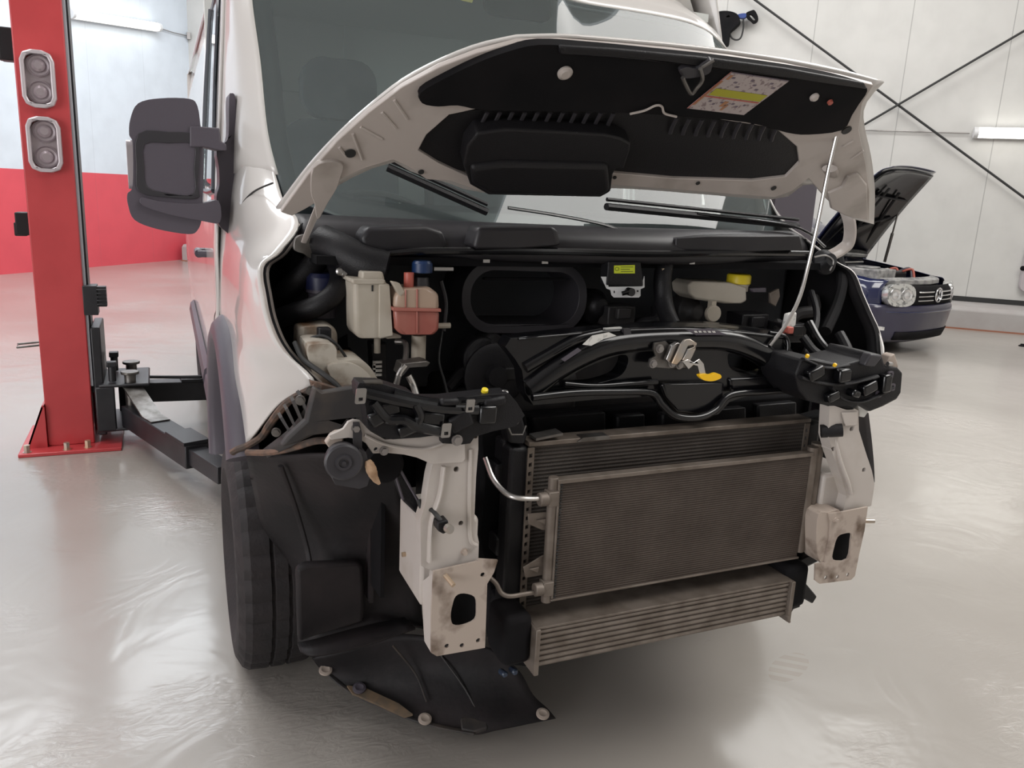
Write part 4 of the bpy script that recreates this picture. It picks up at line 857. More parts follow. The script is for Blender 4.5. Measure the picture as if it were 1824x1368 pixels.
bm = BM(); plate(bm, px([(1337, 514), (1366, 512), (1366, 521), (1340, 521)], Y=.45), (0, .03, 0)); obj('cable_joint', bm, GREYP, van, bevel=.004)
# dark clutter deeper in the bay
CL = [(1060, 545, .5, .05), (1095, 560, .48, .045), (1140, 575, .46, .04), (1230, 555, .5, .05), (1330, 575, .45, .05), (1360, 600, .38, .04), (860, 640, .42, .06), (900, 665, .40, .05), (830, 660, .42, .045), (880, 620, .44, .04), (1400, 590, .38, .045), (1420, 560, .5, .05)]
for i, (x, y, Y_, r) in enumerate(CL):
    bm = BM(); q = at(x, y, Y=Y_)
    if i % 3 == 0: lathe(bm, q, (.2, -1, .1), [(-.06, r), (0, r), (.01, r * .7), (.03, r * .5), (.035, r * .2)], 20)
    elif i % 3 == 1: box(bm, q, (r * 2, .08, r * 1.3)); box(bm, q + V(0, -.03, .01), (r, .05, r * .7))
    else: tube(bm, cr([q + V(-r, 0, -r), q, q + V(r, -.02, .3 * r), q + V(r * 1.6, .02, r)], 5), r * .4, 10)
    obj(('engine_pulley', 'relay_box', 'engine_hose')[i % 3], bm, ENGM if i % 2 else BLK, van, bevel=.004)
bm = BM(); lathe(bm, at(880, 668, Y=.36), (0, -1, .05), [(0, .085), (.01, .085), (.015, .075), (.012, .03), (.03, .026), (.032, .0)], 32); obj('fan_motor', bm, BLK, van)
bm = BM(); q = at(1330, 690, Y=.35)
# clutter on the right flank of the bay
for pts, r, m, nm in (([(1440, 575, .25), (1460, 610, .20), (1490, 640, .16), (1525, 660, .12)], .014, BLKG, 'wiring_loom'), ([(1430, 600, .20), (1450, 625, .17), (1475, 640, .14)], .012, BLK, 'wiring_loom'),
                       ([(1492, 455, .52), (1500, 500, .45), (1490, 545, .40), (1470, 590, .34)], .018, BLKM, 'strut_hose'), ([(1495, 595, .24), (1508, 620, .20), (1520, 655, .16)], .016, BLK, 'wiring_loom'),
                       ([(1445, 520, .40), (1455, 560, .32), (1447, 600, .24), (1430, 640, .18)], .010, BLK, 'wiring_loom')):
    bm = BM(); tube(bm, cr([at(*p) for p in pts], 7), r, 10); obj(nm, bm, m, van)
bm = BM(); plate(bm, px([(1405, 560), (1420, 556), (1418, 580), (1405, 592), (1400, 585)], Y=.22), (0, .02, 0)); obj('clip_housing', bm, LABELW, van, bevel=.004)
bm = BM(); box(bm, at(1405, 588, Y=.21), (.02, .02, .02)); obj('clip_lock', bm, PINK, van, bevel=.003)
bm = BM(); lathe(bm, at(1466, 468, Y=.42), (-.1, -1, .35), [(0, .04), (.01, .04), (.02, .03), (.04, .02)], 24); obj('strut_mount', bm, BLK, van)
bm = BM(); tube(bm, cr([at(1450, 458, Y=.40), at(1470, 455, Y=.39), at(1484, 465, Y=.38), at(1478, 482, Y=.38)], 6), .003, 8); obj('mount_clip', bm, STEEL, van)

# ---- front cross member (lock carrier)
CM = [(930, 660), (918, 640), (900, 618), (910, 602), (960, 600), (1040, 590), (1100, 588), (1200, 586), (1270, 584), (1330, 590), (1392, 600), (1402, 630), (1428, 640), (1440, 664), (1436, 690), (1420, 700), (1330, 706), (1300, 716), (1280, 738), (1240, 746), (1200, 740), (1180, 718), (1165, 706), (1060, 712), (950, 722), (936, 700)]
H1 = cr(px([(1008, 682), (1030, 662), (1070, 644), (1108, 632), (1119, 638), (1116, 655), (1100, 672), (1055, 684)], Y=.13), 3, True)
H2 = cr(px([(1298, 630), (1320, 632), (1350, 645), (1372, 660), (1355, 668), (1320, 664), (1300, 654)], Y=.13), 3, True)
bm = BM(); plate(bm, px(CM, Y=.13), (0, .05, 0), holes=[H1, H2]); xm = obj('lock_carrier', bm, BLKG, van, bevel=.010, seg=4)
def ridge(pts, r, nm='pressed_ridge', m=None, sq=None):
    bm = BM(); tube(bm, cr([at(*p) for p in pts], 7), r, 12, sq=sq); return obj(nm, bm, m or BLKG, xm)
ridge([(940, 694, .135), (985, 660, .135), (1030, 634, .135), (1080, 614, .135), (1140, 606, .135), (1220, 604, .135), (1290, 606, .135), (1345, 624, .135), (1385, 650, .135), (1412, 674, .135)], .030)
ridge([(935, 655, .13), (975, 632, .13), (1025, 605, .13), (1070, 594, .13)], .014)
ridge([(948, 708, .10), (1020, 700, .10), (1100, 698, .10), (1160, 700, .10), (1180, 722, .09), (1205, 742, .08), (1245, 744, .08), (1275, 730, .09), (1300, 704, .10), (1360, 698, .10), (1425, 694, .10)], .009)
ridge([(1005, 684, .12), (1060, 688, .115), (1120, 684, .115), (1170, 680, .115)], .008)
bm = BM(); coons(bm, px([(950, 712), (1080, 702), (1166, 704)], Y=.10), px([(958, 690), (1080, 684), (1176, 682)], Y=.15), px([(950, 712), (954, 701)], Y=.11) , px([(1166, 704), (1170, 693)], Y=.11), 12, 5); obj('lower_shelf', bm, BLKG, xm, solid=.006)
bm = BM(); plate(bm, px([(1300, 674), (1420, 668), (1430, 690), (1360, 696), (1302, 700)], Y=.12), (0, .03, 0)); obj('lower_shelf', bm, BLKG, xm, bevel=.008, seg=3)
bm = BM(); plate(bm, px([(1178, 684), (1292, 682), (1290, 706), (1268, 736), (1242, 742), (1205, 736), (1184, 708)], Y=.105), (0, .03, 0)); obj('latch_pocket', bm, BLKG, xm, bevel=.014, seg=4)
# top face of the carrier
bm = BM(); coons(bm, px([(925, 604), (1100, 590), (1250, 588), (1395, 602)], Y=.125), [at(905, 597, Y=.24), at(1100, 578, Y=.24), at(1250, 574, Y=.24), at(1398, 592, Y=.22)], [at(925, 604, Y=.125), at(905, 597, Y=.24)], [at(1395, 602, Y=.125), at(1398, 592, Y=.22)], 16, 5); obj('carrier_top', bm, BLKG, xm, solid=.006)
ridge([(1396, 640, .12), (1404, 620, .12), (1398, 600, .13), (1370, 593, .14)], .006)
bm = BM(); tube(bm, cr([at(1386, 650, Y=.11), at(1404, 652, Y=.10), at(1412, 648, Y=.10), at(1408, 640, Y=.10)], 5), .004, 8); obj('wire_hook', bm, STEELD, xm)
bm = BM(); plate(bm, px([(1038, 614), (1055, 598), (1085, 592), (1098, 598), (1075, 604), (1053, 616)], Y=.098), (0, .002, 0)); obj('part_label', bm, LABELW, xm, label='white curved printed label')
bm = BM(); plate(bm, px([(1078, 585), (1108, 583), (1108, 587), (1078, 589)], Y=.14), (0, .01, 0)); obj('rubber_seal_clip', bm, LABELW, xm)
bm = BM(); plate(bm, px([(1111, 586), (1122, 585), (1126, 598), (1112, 598)], Y=.115), (0, .01, 0)); obj('data_tag', bm, GREYD, xm)
bm = BM(); plate(bm, px([(1222, 587), (1268, 586), (1296, 596), (1240, 597)], Y=.10), (0, .004, 0)); idp = obj('identification_plate', bm, GREYP, xm, label='small metal identification plate')
bm = BM()
for i in range(5): plate(bm, px([(1236 + 8 * i, 589.5), (1241 + 8 * i, 589.5), (1243 + 8 * i, 592.5), (1238 + 8 * i, 592.5)], Y=.0985), (0, .001, 0))
obj('plate_text', bm, LABELW, xm)
bm = BM(); plate(bm, px([(1000, 640), (1030, 620), (1036, 624), (1006, 644)], Y=.096), (0, .003, 0)); obj('worn_label', bm, GREYP, xm)
# bonnet latch
lt = BM(); plate(lt, px([(1164, 622), (1166, 611), (1186, 608), (1196, 618), (1200, 640), (1218, 640), (1222, 655), (1190, 656), (1155, 653), (1158, 640), (1168, 634)], Y=.095), (0, .006, 0)); lat = obj('bonnet_latch', lt, STEELD, van, bevel=.002)
bm = BM(); plate(bm, px([(1187, 641), (1197, 616), (1208, 610), (1214, 614), (1200, 645), (1192, 647)], Y=.075), (0, .014, 0)); obj('latch_side', bm, STEEL, lat, bevel=.002)
bm = BM(); plate(bm, px([(1197, 648), (1213, 613), (1220, 605), (1230, 604), (1242, 611), (1240, 622), (1234, 635), (1228, 646), (1216, 642), (1226, 622), (1238, 618), (1236, 614), (1226, 616), (1215, 640), (1206, 650)], Y=.065), (0, .006, 0)); obj('latch_claw', bm, ZINC, lat, bevel=.002, label='yellowish zinc plated latch claw')
bm = BM(); plate(bm, px([(1216, 644), (1226, 640), (1236, 646), (1246, 639), (1254, 648), (1258, 668), (1247, 668), (1243, 652), (1236, 650), (1227, 658)], Y=.06), (0, .005, 0)); obj('latch_lever', bm, ALU, lat, bevel=.0015)
bm = BM(); plate(bm, cr(px([(1246, 668), (1258, 666), (1266, 668), (1276, 665), (1284, 668), (1284, 674), (1270, 679), (1256, 678), (1249, 674)], Y=.055), 3, True), (0, .012, 0)); obj('release_tab', bm, YELL, lat, bevel=.003, label='bright yellow release tab')
for x, y in ((1175, 621), (1163, 648), (1210, 650), (1197, 647)):
    bolt('latch_bolt', at(x, y, Y=.093), (0, -1, 0), .008, lat)
# dark structure under the carrier
bm = BM(); plate(bm, px([(900, 740), (1440, 700), (1450, 760), (940, 800), (900, 800)], Y=.30), (0, .04, 0)); obj('fan_shroud', bm, BLKM, van, bevel=.01)
for (x0, x1, y0, y1, dy) in ((950, 1080, 745, 785, -.01), (1100, 1150, 742, 778, -.01), (1180, 1330, 738, 772, -.02), (1350, 1420, 722, 752, -.02)):
    bm = BM(); plate(bm, px([(x0, y0), (x1, y0 - (x1 - x0) * .08), (x1, y1 - (x1 - x0) * .08), (x0, y1)], Y=.28 + dy), (0, .03, 0)); obj('shroud_rib', bm, BLK, van, bevel=.006)

# ---- radiators
def coremat(name, c1, c2, n):
    m = bpy.data.materials.new(name); m.use_nodes = True; nt = m.node_tree; N = nt.nodes; L = nt.links; b = N['Principled BSDF']
    g = N.new('ShaderNodeNewGeometry'); sx = N.new('ShaderNodeSeparateXYZ'); L.new(g.outputs['Position'], sx.inputs[0])
    def M(op, a, b_=None):
        q = N.new('ShaderNodeMath'); q.operation = op
        for i, v in enumerate((a, b_)):
            if v is None: continue
            if isinstance(v, (int, float)): q.inputs[i].default_value = v
            else: L.new(v, q.inputs[i])
        return q.outputs[0]
    w1 = M('SINE', M('MULTIPLY', sx.outputs['Z'], 2 * math.pi / n)); w2 = M('SINE', M('MULTIPLY', sx.outputs['X'], 2 * math.pi / .0028))
    f = M('GREATER_THAN', w1, .35); ns = N.new('ShaderNodeTexNoise'); ns.inputs['Scale'].default_value = 9; ns.inputs['Detail'].default_value = 7; L.new(g.outputs['Position'], ns.inputs['Vector'])
    mx = N.new('ShaderNodeMix'); mx.data_type = 'RGBA'; L.new(M('MULTIPLY', f, .7), mx.inputs['Factor']); mx.inputs['A'].default_value = (*c1, 1); mx.inputs['B'].default_value = (*c2, 1)
    m2 = N.new('ShaderNodeMix'); m2.data_type = 'RGBA'; m2.blend_type = 'MULTIPLY'; m2.inputs['Factor'].default_value = .8; L.new(mx.outputs['Result'], m2.inputs['A'])
    rp = N.new('ShaderNodeValToRGB'); rp.color_ramp.elements[0].position = .3; rp.color_ramp.elements[0].color = (.5, .45, .42, 1); rp.color_ramp.elements[1].position = .7; L.new(ns.outputs['Fac'], rp.inputs[0]); L.new(rp.outputs[0], m2.inputs['B'])
    L.new(m2.outputs['Result'], b.inputs['Base Color']); b.inputs['Roughness'].default_value = .65; b.inputs['Metallic'].default_value = .25
    bp = N.new('ShaderNodeBump'); bp.inputs['Strength'].default_value = .5; bp.inputs['Distance'].default_value = .002; L.new(M('ADD', w1, M('MULTIPLY', w2, .3)), bp.inputs['Height']); L.new(bp.outputs[0], b.inputs['Normal'])
    return m
CORE1 = coremat('radiator_core', (.050, .042, .037), (.105, .088, .076), .0095)
CORE2 = coremat('condenser_core', (.070, .053, .043), (.105, .082, .068), .006)
# engine radiator
r0 = at(948, 796, Y=.10); r1 = at(1438, 752, Y=.10)
RX0, RX1, RZ1 = r0.x, r1.x, (r0.z + r1.z) / 2; RZ0 = .42
bm = BM(); box(bm, ((RX0 + RX1) / 2, .125, (RZ0 + RZ1) / 2), (RX1 - RX0, .04, RZ1 - RZ0)); rad = obj('radiator', bm, CORE1, van)
bm = BM(); box(bm, ((RX0 + RX1) / 2, .122, RZ1 + .006), (RX1 - RX0 + .02, .052, .012)); obj('top_rail', bm, ALUD, rad, bevel=.002)
bm = BM(); plate(bm, [V(RX0 + .005, .092, RZ1 + .016), V(RX0 + .075, .092, RZ1 + .024), V(RX0 + .075, .092, RZ1 + .030), V(RX0 + .005, .092, RZ1 + .022)], (0, .04, 0)); plate(bm, [V(RX0 + .115, .092, RZ1 + .004), V(RX0 + .21, .092, RZ1 + .004), V(RX0 + .20, .092, RZ1 + .014), V(RX0 + .13, .092, RZ1 + .014)], (0, .03, 0)); obj('rail_clip', bm, STEELD, rad)
for s, X_ in ((-1, RX0), (1, RX1)):
    bm = BM(); zc = (RZ0 + RZ1) / 2; hh = RZ1 - RZ0
    holes = []
    for i in range(22):
        z = RZ0 + .02 + (hh - .04) * i / 21; holes.append([V(X_ - .011, .09, z - .005), V(X_ - .003, .09, z - .003), V(X_ - .003, .09, z + .007), V(X_ - .011, .09, z + .005)])
    plate(bm, [V(X_ - .015, .09, RZ0 - .02), V(X_ + .002, .09, RZ0 - .02), V(X_ + .002, .09, RZ1), V(X_ - .015, .09, RZ1)], (0, .004, 0), holes=holes); obj('crimp_strip', bm, ALUD, rad)
    bm = BM(); box(bm, (X_ + s * .03, .13, zc), (.05, .06, hh)); obj('radiator_tank', bm, BLK, rad, bevel=.01)
# condenser
c0_ = at(997, 860, Y=.03); c1_ = at(1444, 812, Y=.03); c2_ = at(986, 1066, Y=.03)
CX0, CX1, CZ1, CZ0 = c0_.x, c1_.x, (c0_.z + c1_.z) / 2, c2_.z
bm = BM(); box(bm, ((CX0 + CX1) / 2, .04, (CZ0 + CZ1) / 2), (CX1 - CX0, .02, CZ1 - CZ0)); con = obj('condenser', bm, CORE2, van)
bm = BM(); box(bm, ((CX0 + CX1) / 2, .038, CZ1 + .004), (CX1 - CX0 + .01, .026, .010)); box(bm, ((CX0 + CX1) / 2, .038, CZ0 - .003), (CX1 - CX0 + .01, .024, .005)); obj('condenser_rail', bm, ALUD, con, bevel=.001)
bm = BM(); tube(bm, [V(CX0 - .010, .042, CZ0 - .012), V(CX0 - .010, .042, CZ1 + .012)], .0125, 16); box(bm, (CX0 - .001, .03, (CZ0 + CZ1) / 2), (.006, .006, CZ1 - CZ0)); obj('condenser_header', bm, ALUD, con, bevel=.002)
bm = BM(); tube(bm, [V(CX1 + .016, .042, CZ0 + .01), V(CX1 + .016, .042, CZ1 + .02)], .015, 16); tube(bm, [V(CX1 + .045, .055, CZ0 + .01), V(CX1 + .045, .055, CZ1 + .025)], .017, 16); obj('receiver_tube', bm, ALUD, con, label='dusty upright receiver tube')
bm = BM(); n_ = 34
for i in range(n_): box(bm, (CX0 + .004, .0285, CZ0 + (CZ1 - CZ0) * (i + .5) / n_), (.006, .004, .004))
obj('header_slots', bm, CABLE, con)
# fittings and pipes of the condenser
def fit(x, y):
    q = at(x, y, Y=.03); bm = BM(); tube(bm, [q + V(-.026, 0, 0), q + V(-.004, 0, 0)], .016, 16); box(bm, q + V(.008, .004, 0), (.026, .03, .036)); obj('pipe_fitting', bm, ALUD, con, bevel=.002)
fit(978, 888); fit(969, 1048)
bm = BM(); tube(bm, cr([at(864, 815, Y=.12), at(878, 852, Y=.09), at(898, 876, Y=.06), at(915, 885, Y=.04), at(935, 888, Y=.03), at(964, 888, Y=.03)], 6), .0062, 10); obj('refrigerant_pipe', bm, ALU, con)
bm = BM(); tube(bm, cr([at(872, 1028, Y=.06), at(884, 1040, Y=.05), at(893, 1056, Y=.04), at(908, 1062, Y=.03), at(935, 1058, Y=.03), at(955, 1055, Y=.03)], 6), .0055, 10); obj('refrigerant_pipe', bm, ALUD, con)
for pts in ([(940, 915), (984, 911), (986, 945), (966, 945), (942, 934)], [(932, 1011), (966, 990), (982, 985), (982, 1022), (936, 1030)]):
    bm = BM(); plate(bm, px(pts, Y=.05), (0, .004, 0)); plate(bm, [p + V(0, -.006, 0) for p in px([((pts[0][0] + pts[1][0]) / 2 - 8, (pts[0][1] + pts[3][1]) / 2 - 4), ((pts[0][0] + pts[1][0]) / 2 + 10, (pts[0][1] + pts[3][1]) / 2 - 8), ((pts[0][0] + pts[1][0]) / 2 + 8, (pts[0][1] + pts[3][1]) / 2 + 4)], Y=.05)], (0, .006, 0)); obj('condenser_bracket', bm, ALUD, con, bevel=.002)
# intercooler
i0, i1, i2 = at(960, 1128, Y=.0), at(1410, 1034, Y=.0), at(960, 1190, Y=.0)
IX0, IX1, IZ1, IZ0 = i0.x, i1.x, (i0.z + i1.z) / 2, i2.z
bm = BM(); box(bm, ((IX0 + IX1) / 2, .065, (IZ0 + IZ1) / 2), (IX1 - IX0, .115, IZ1 - IZ0)); ic = obj('intercooler', bm, CORE2, van)
bm = BM(); box(bm, ((IX0 + IX1) / 2, .066, IZ1 + .003), (IX1 - IX0 + .01, .128, .006)); obj('intercooler_top', bm, ALUD, ic, bevel=.001)
nt_ = 7
for i in range(nt_):
    z = IZ0 + (IZ1 - IZ0) * (i + .5) / nt_; bm = BM(); tube(bm, [V(IX0, .008, z), V(IX1, .008, z)], .0062, 8, sq=1.0); obj('cooler_tube', bm, ALUD, ic)
for s, X_ in ((-1, IX0), (1, IX1)):
    bm = BM(); box(bm, (X_ + s * .004, .06, (IZ0 + IZ1) / 2 - .005), (.012, .135, IZ1 - IZ0 + .02)); obj('cooler_end_plate', bm, ALUD, ic, bevel=.002)
    bm = BM(); box(bm, (X_ + s * .045, .07, (IZ0 + IZ1) / 2 + .02), (.075, .11, IZ1 - IZ0 + .03)); obj('cooler_end_tank', bm, BLKM, ic, bevel=.018, seg=3)
bm = BM(); q = at(1155, 1068, Y=.05); box(bm, q, (.05, .02, .004)); obj('cooler_label', bm, GREYP, ic)
# crumpled plastic ends at the right of the intercooler
bm = BM(); plate(bm, px([(1412, 1010), (1430, 1003), (1436, 1018), (1432, 1035), (1441, 1045), (1456, 1063), (1448, 1076), (1434, 1068), (1426, 1070), (1426, 1082), (1414, 1086), (1406, 1100), (1404, 1060)], Y=.05), (0, .05, 0)); obj('cooler_bracket', bm, BLK, van, bevel=.004)
bm = BM(); tube(bm, [at(1403, 1098, Y=-.01), at(1406, 1108, Y=-.01)], .004, 6); obj('cooler_tab', bm, ALUD, van)
bm = BM(); plate(bm, px([(1424, 998), (1452, 984), (1460, 1000), (1440, 1010), (1424, 1012)], Y=.08), (0, .06, 0)); obj('lower_bracket', bm, BLK, van, bevel=.006)
# black structure left of the radiators
SB = [(852, 770), (905, 735), (940, 742), (945, 790), (938, 800), (936, 870), (930, 960), (925, 1060), (935, 1085), (958, 1125), (958, 1192), (905, 1186), (880, 1150), (868, 1050), (850, 960), (858, 860)]
bm = BM(); plate(bm, px(SB, Y=.20), (0, .06, 0)); sb = obj('radiator_side_duct', bm, BLKM, van, bevel=.01)
for (x, y, w, h) in ((905, 800, .05, .06), (895, 838, .06, .05), (915, 905, .05, .07), (900, 965, .07, .05), (912, 1010, .05, .06), (900, 1070, .06, .05), (918, 1090, .05, .02), (918, 1104, .05, .02), (930, 1140, .05, .09), (900, 1150, .05, .06)):
    bm = BM(); box(bm, at(x, y, Y=.17), (w, .06, h)); obj('duct_rib', bm, BLK, sb, bevel=.008)
bm = BM(); plate(bm, px([(898, 742), (930, 738), (940, 775), (936, 792), (908, 790)], Y=.10), (0, .05, 0)); obj('radiator_mount', bm, BLK, van, bevel=.006)
bm = BM(); tube(bm, [at(906, 762, Y=.09), at(911, 774, Y=.09), at(931, 774, Y=.09), at(937, 758, Y=.09)], .0022, 6); obj('mount_spring_clip', bm, STEELD, van)
bolt('mount_bolt', at(917, 749, Y=.097), (0, -1, 0), .008, van)
for x, y in ((916, 1196), (898, 1200)):
    bm = BM(); lathe(bm, at(x, y, Y=.12), (0, -1, .3), [(-.02, .008), (.006, .008), (.01, .005)], 14); obj('lamp_plug', bm, BLUGLINT, van)  # small bluish pegs stand in for dim glints
# right of the radiators
bm = BM(); plate(bm, px([(1440, 745), (1476, 735), (1480, 770), (1484, 800), (1500, 850), (1508, 880), (1500, 912), (1455, 912), (1450, 985), (1435, 990), (1448, 860), (1446, 800)], Y=.18), (0, .05, 0)); obj('radiator_side_duct', bm, BLKM, van, bevel=.008)
bm = BM(); tube(bm, [at(1462, 768, Y=.02), at(1500, 766, Y=-.01)], .018, 12); obj('rubber_buffer', bm, BLK, van)

# ---- front rails: left
UPL = [(776, 806), (845, 770), (852, 773), (852, 800), (848, 850), (845, 925), (853, 966), (852, 1000), (772, 1018), (750, 1008), (749, 925), (758, 896), (765, 850)]
holeL = [rrect(at(813, 836, Y=.0), (1, 0, 0), (0, 0, 1), .012, .012, .005, 3), rrect(at(779, 895, Y=.0), (1, 0, 0), (0, 0, 1), .009, .009, .003, 3), rrect(at(821, 932, Y=.0), (1, 0, 0), (0, 0, 1), .011, .011, .005, 3), rrect(at(847, 777, Y=.0), (1, 0, 0), (0, 0, 1), .010, .010, .004, 3)]
bm = BM(); plate(bm, px(UPL, Y=0.0), (0, .035, 0), holes=holeL); ur = obj('front_upright', bm, RAILP, van, bevel=.006, seg=3)
bm = BM(); tube(bm, cr([at(790, 830, Y=-.002), at(783, 880, Y=-.002), at(768, 930, Y=-.004), at(764, 1000, Y=-.004)], 5), .010, 10, sq=.5); tube(bm, cr([at(838, 800, Y=-.002), at(836, 900, Y=-.002), at(838, 960, Y=-.002), at(850, 972, Y=-.002)], 5), .0045, 8); obj('pressed_ridge', bm, RAILP, ur)
bm = BM(); plate(bm, [at(750, 925, Y=.01), at(772, 1018, Y=.01), at(766, 1062, Y=.01), at(740, 1035, Y=.12), at(716, 985, Y=.20), at(713, 882, Y=.20), at(735, 905, Y=.12)], (.012, 0, 0)); obj('rail_side', bm, RAILP, ur, bevel=.003)
# proper longitudinal box running back
bm = BM(); a_ = at(750, 1005, Y=.03); b_ = at(851, 1000, Y=.03)
plate(bm, [V(a_.x + .0, .03, .60), V(b_.x, .03, .60), V(b_.x, .03, .80), V(a_.x, .03, .80)], (0, .18, 0)); obj('chassis_rail', bm, RAILP, van, bevel=.01)
CPL = [(772, 1018), (852, 1000), (854, 996), (887, 998), (880, 1020), (868, 1040), (866, 1100), (864, 1154), (778, 1169), (768, 1163), (768, 1100)]
hL = cr(px([(806, 1078), (812, 1062), (826, 1057), (846, 1064), (849, 1085), (846, 1104), (826, 1114), (808, 1114), (803, 1098)], Y=-.02), 3, True)
hs = [hL] + [rrect(at(x, y, Y=-.02), (1, 0, 0), (0, 0, 1), .011, .011, .005, 3) for x, y in ((796, 1151), (852, 1141), (823, 1150), (860, 1024))]
bm = BM(); plate(bm, px(CPL, Y=-.02), (0, .006, 0), holes=hs); obj('crash_plate', bm, RAILD, van, bevel=.002, label='dirty white bumper mounting plate on the left rail')
bm = BM(); q = at(768, 1100, Y=-.02); plate(bm, px([(772, 1020), (768, 1100), (768, 1163)], Y=-.018) + [at(768, 1163, Y=-.018) + V(0, .05, 0), at(764, 1060, Y=-.018) + V(0, .06, 0)], (.004, 0, 0)); obj('crash_plate_fold', bm, RAILP, van)
bm = BM(); q = at(826, 1085, Y=.02); plate(bm, rrect(q, (1, 0, 0), (0, 0, 1), .10, .14, .02), (0, .02, 0)); obj('rail_core', bm, BLKM, van)
for (x, y, dx) in ((716, 988, -1), (736, 1026, -1)):
    q = at(x, y, Y=.15); bm = BM(); cyl(bm, q, q + V(.07, 0, 0), .0055, n=12); obj('threaded_stud', bm, ZINC, van)
bm = BM(); q = at(800, 1032, Y=-.03); tube(bm, [q + V(-.006, 0.01, .006), q + V(.004, -.018, -.006)], .0055, 12); obj('locating_pin', bm, ZINC, van)
for x, y in ((852, 1003), (827, 983)): bolt('rail_bolt', at(x, y, Y=-.002), (0, -1, 0), .006, van, RAILD)
# horn bracket (white)
HB = [(612, 764), (620, 752), (630, 748), (642, 750), (660, 768), (686, 783), (750, 779), (786, 772), (828, 772), (829, 818), (824, 824), (770, 827), (742, 815), (720, 810), (690, 807), (664, 808), (652, 790), (640, 782), (620, 780), (590, 784), (586, 776), (600, 770)]
bm = BM(); plate(bm, px(HB, Y=-.01), (0, .01, 0), holes=[rrect(at(670, 801, Y=-.01), (1, 0, 0), (0, 0, 1), .009, .009, .004, 3)]); hb = obj('headlight_bracket', bm, RAILP, van, bevel=.004, seg=3)
bm = BM(); tube(bm, cr([at(650, 775, Y=-.012), at(690, 792, Y=-.014), (at(750, 799, Y=-.014)), at(786, 790, Y=-.014), at(800, 776, Y=-.012)], 5), .007, 8, sq=.5); obj('pressed_ridge', bm, RAILP, hb)
bm = BM(); plate(bm, px([(590, 776), (600, 770), (612, 768), (612, 790), (598, 798), (588, 800), (580, 790)], Y=.0), (0, .02, 0)); obj('bracket_end', bm, RAILD, hb, bevel=.003)
bolt('bracket_bolt', at(634, 763, Y=-.012), (0, -1, 0), .007, van); bolt('bracket_bolt', at(684, 803, Y=-.012), (0, -1, 0), .007, van)
# horns
hn = BM(); plate(hn, px([(592, 852), (604, 843), (624, 838), (634, 815), (640, 800), (652, 806), (658, 830), (660, 848), (654, 866), (640, 871), (598, 864)], Y=-.03), (0, .05, 0)); ho = obj('horn', hn, GREYD, van, bevel=.008, seg=3)
bm = BM(); lathe(bm, at(612, 823, Y=-.035), (-.1, -1, 0), [(-.035, .032), (-.008, .037), (.002, .037), (.005, .033), (.003, .017), (.008, .015), (.008, .010), (.005, .009), (.005, .005), (.009, .004)], 32); obj('horn_disc', bm, GREYD, ho)
bm = BM(); plate(bm, px([(629, 752), (640, 752), (645, 772), (645, 800), (629, 800)], Y=-.016), (0, .003, 0)); obj('horn_strap', bm, GREYD, ho)
bm = BM(); lathe(bm, at(684, 828, Y=.05), (-.1, -1, 0), [(-.05, .035), (0, .042), (.01, .036), (.008, .015)], 28); obj('horn', bm, BLKM, van)
bm = BM(); tube(bm, cr([at(655, 820, Y=-.03), at(662, 838, Y=-.035), at(668, 852, Y=-.03), at(676, 862, Y=-.03)], 5), [.006, .008, .010, .010, .011, .011, .010, .010, .009, .008, .007, .007, .006, .005, .004, .003], 8); obj('packing_foam', bm, BROWN, van, label='torn scrap of beige foam beside the horn')
# diagonal struts behind horn
bm = BM(); plate(bm, px([(686, 800), (698, 800), (755, 910), (752, 925), (718, 893), (700, 845)], Y=.05), (0, .03, 0)); obj('headlight_stay', bm, BLK, van, bevel=.004)
for (a, b) in (((704, 822), (752, 905)), ((694, 815), (718, 890))):
    bm = BM(); tube(bm, [at(*a, Y=.045), at(*b, Y=.045)], .003, 6); obj('stay_rib', bm, GREYP, van)
# connector hanging on the upright
bm = BM(); plate(bm, px([(779, 932), (798, 926), (802, 944), (790, 952), (780, 946)], Y=-.04), (0, .03, 0)); cn = obj('loose_connector', bm, BLK, van, bevel=.003)
bm = BM(); lathe(bm, at(797, 940, Y=-.045), (.2, -1, 0), [(0, .010), (.012, .010)], 12); obj('connector_clip', bm, ZINC, cn)
bm = BM(); tube(bm, cr([at(787, 930, Y=-.03), at(778, 918, Y=-.02), at(768, 908, Y=.0), at(752, 905, Y=.02), at(745, 890, Y=.03)], 5), .005, 8); obj('connector_cable', bm, CABLE, van)
# ---- front rails: right
UPR = [(1478, 723), (1510, 722), (1529, 731), (1530, 766), (1542, 805), (1553, 838), (1558, 862), (1552, 901), (1545, 903), (1538, 940), (1506, 925), (1501, 912), (1508, 884), (1498, 850), (1483, 808), (1475, 777)]
bm = BM(); plate(bm, px(UPR, Y=.0), (0, .035, 0), holes=[rrect(at(x, y, Y=0), (1, 0, 0), (0, 0, 1), .013, .013, .005, 3) for x, y in ((1481, 724 + 4), (1517, 764), (1484, 800), (1539, 837))][1:]); obj('front_upright', bm, RAILP, van, bevel=.006, seg=3)
bm = BM(); tube(bm, cr([at(1486, 780, Y=.01), at(1496, 820, Y=.0), at(1510, 860, Y=-.004), at(1514, 878, Y=0)], 5), .012, 10, sq=.5); plate(bm, px([(1500, 735), (1528, 734), (1528, 757), (1506, 759)], Y=-.006), (0, .004, 0)); obj('pressed_ridge', bm, RAILP, van, bevel=.001)
CPR = [(1476, 915), (1500, 912), (1546, 903), (1540, 945), (1530, 990), (1523, 1026), (1516, 1033), (1460, 1040), (1452, 1034), (1453, 1005), (1470, 1002), (1478, 960), (1480, 930)]
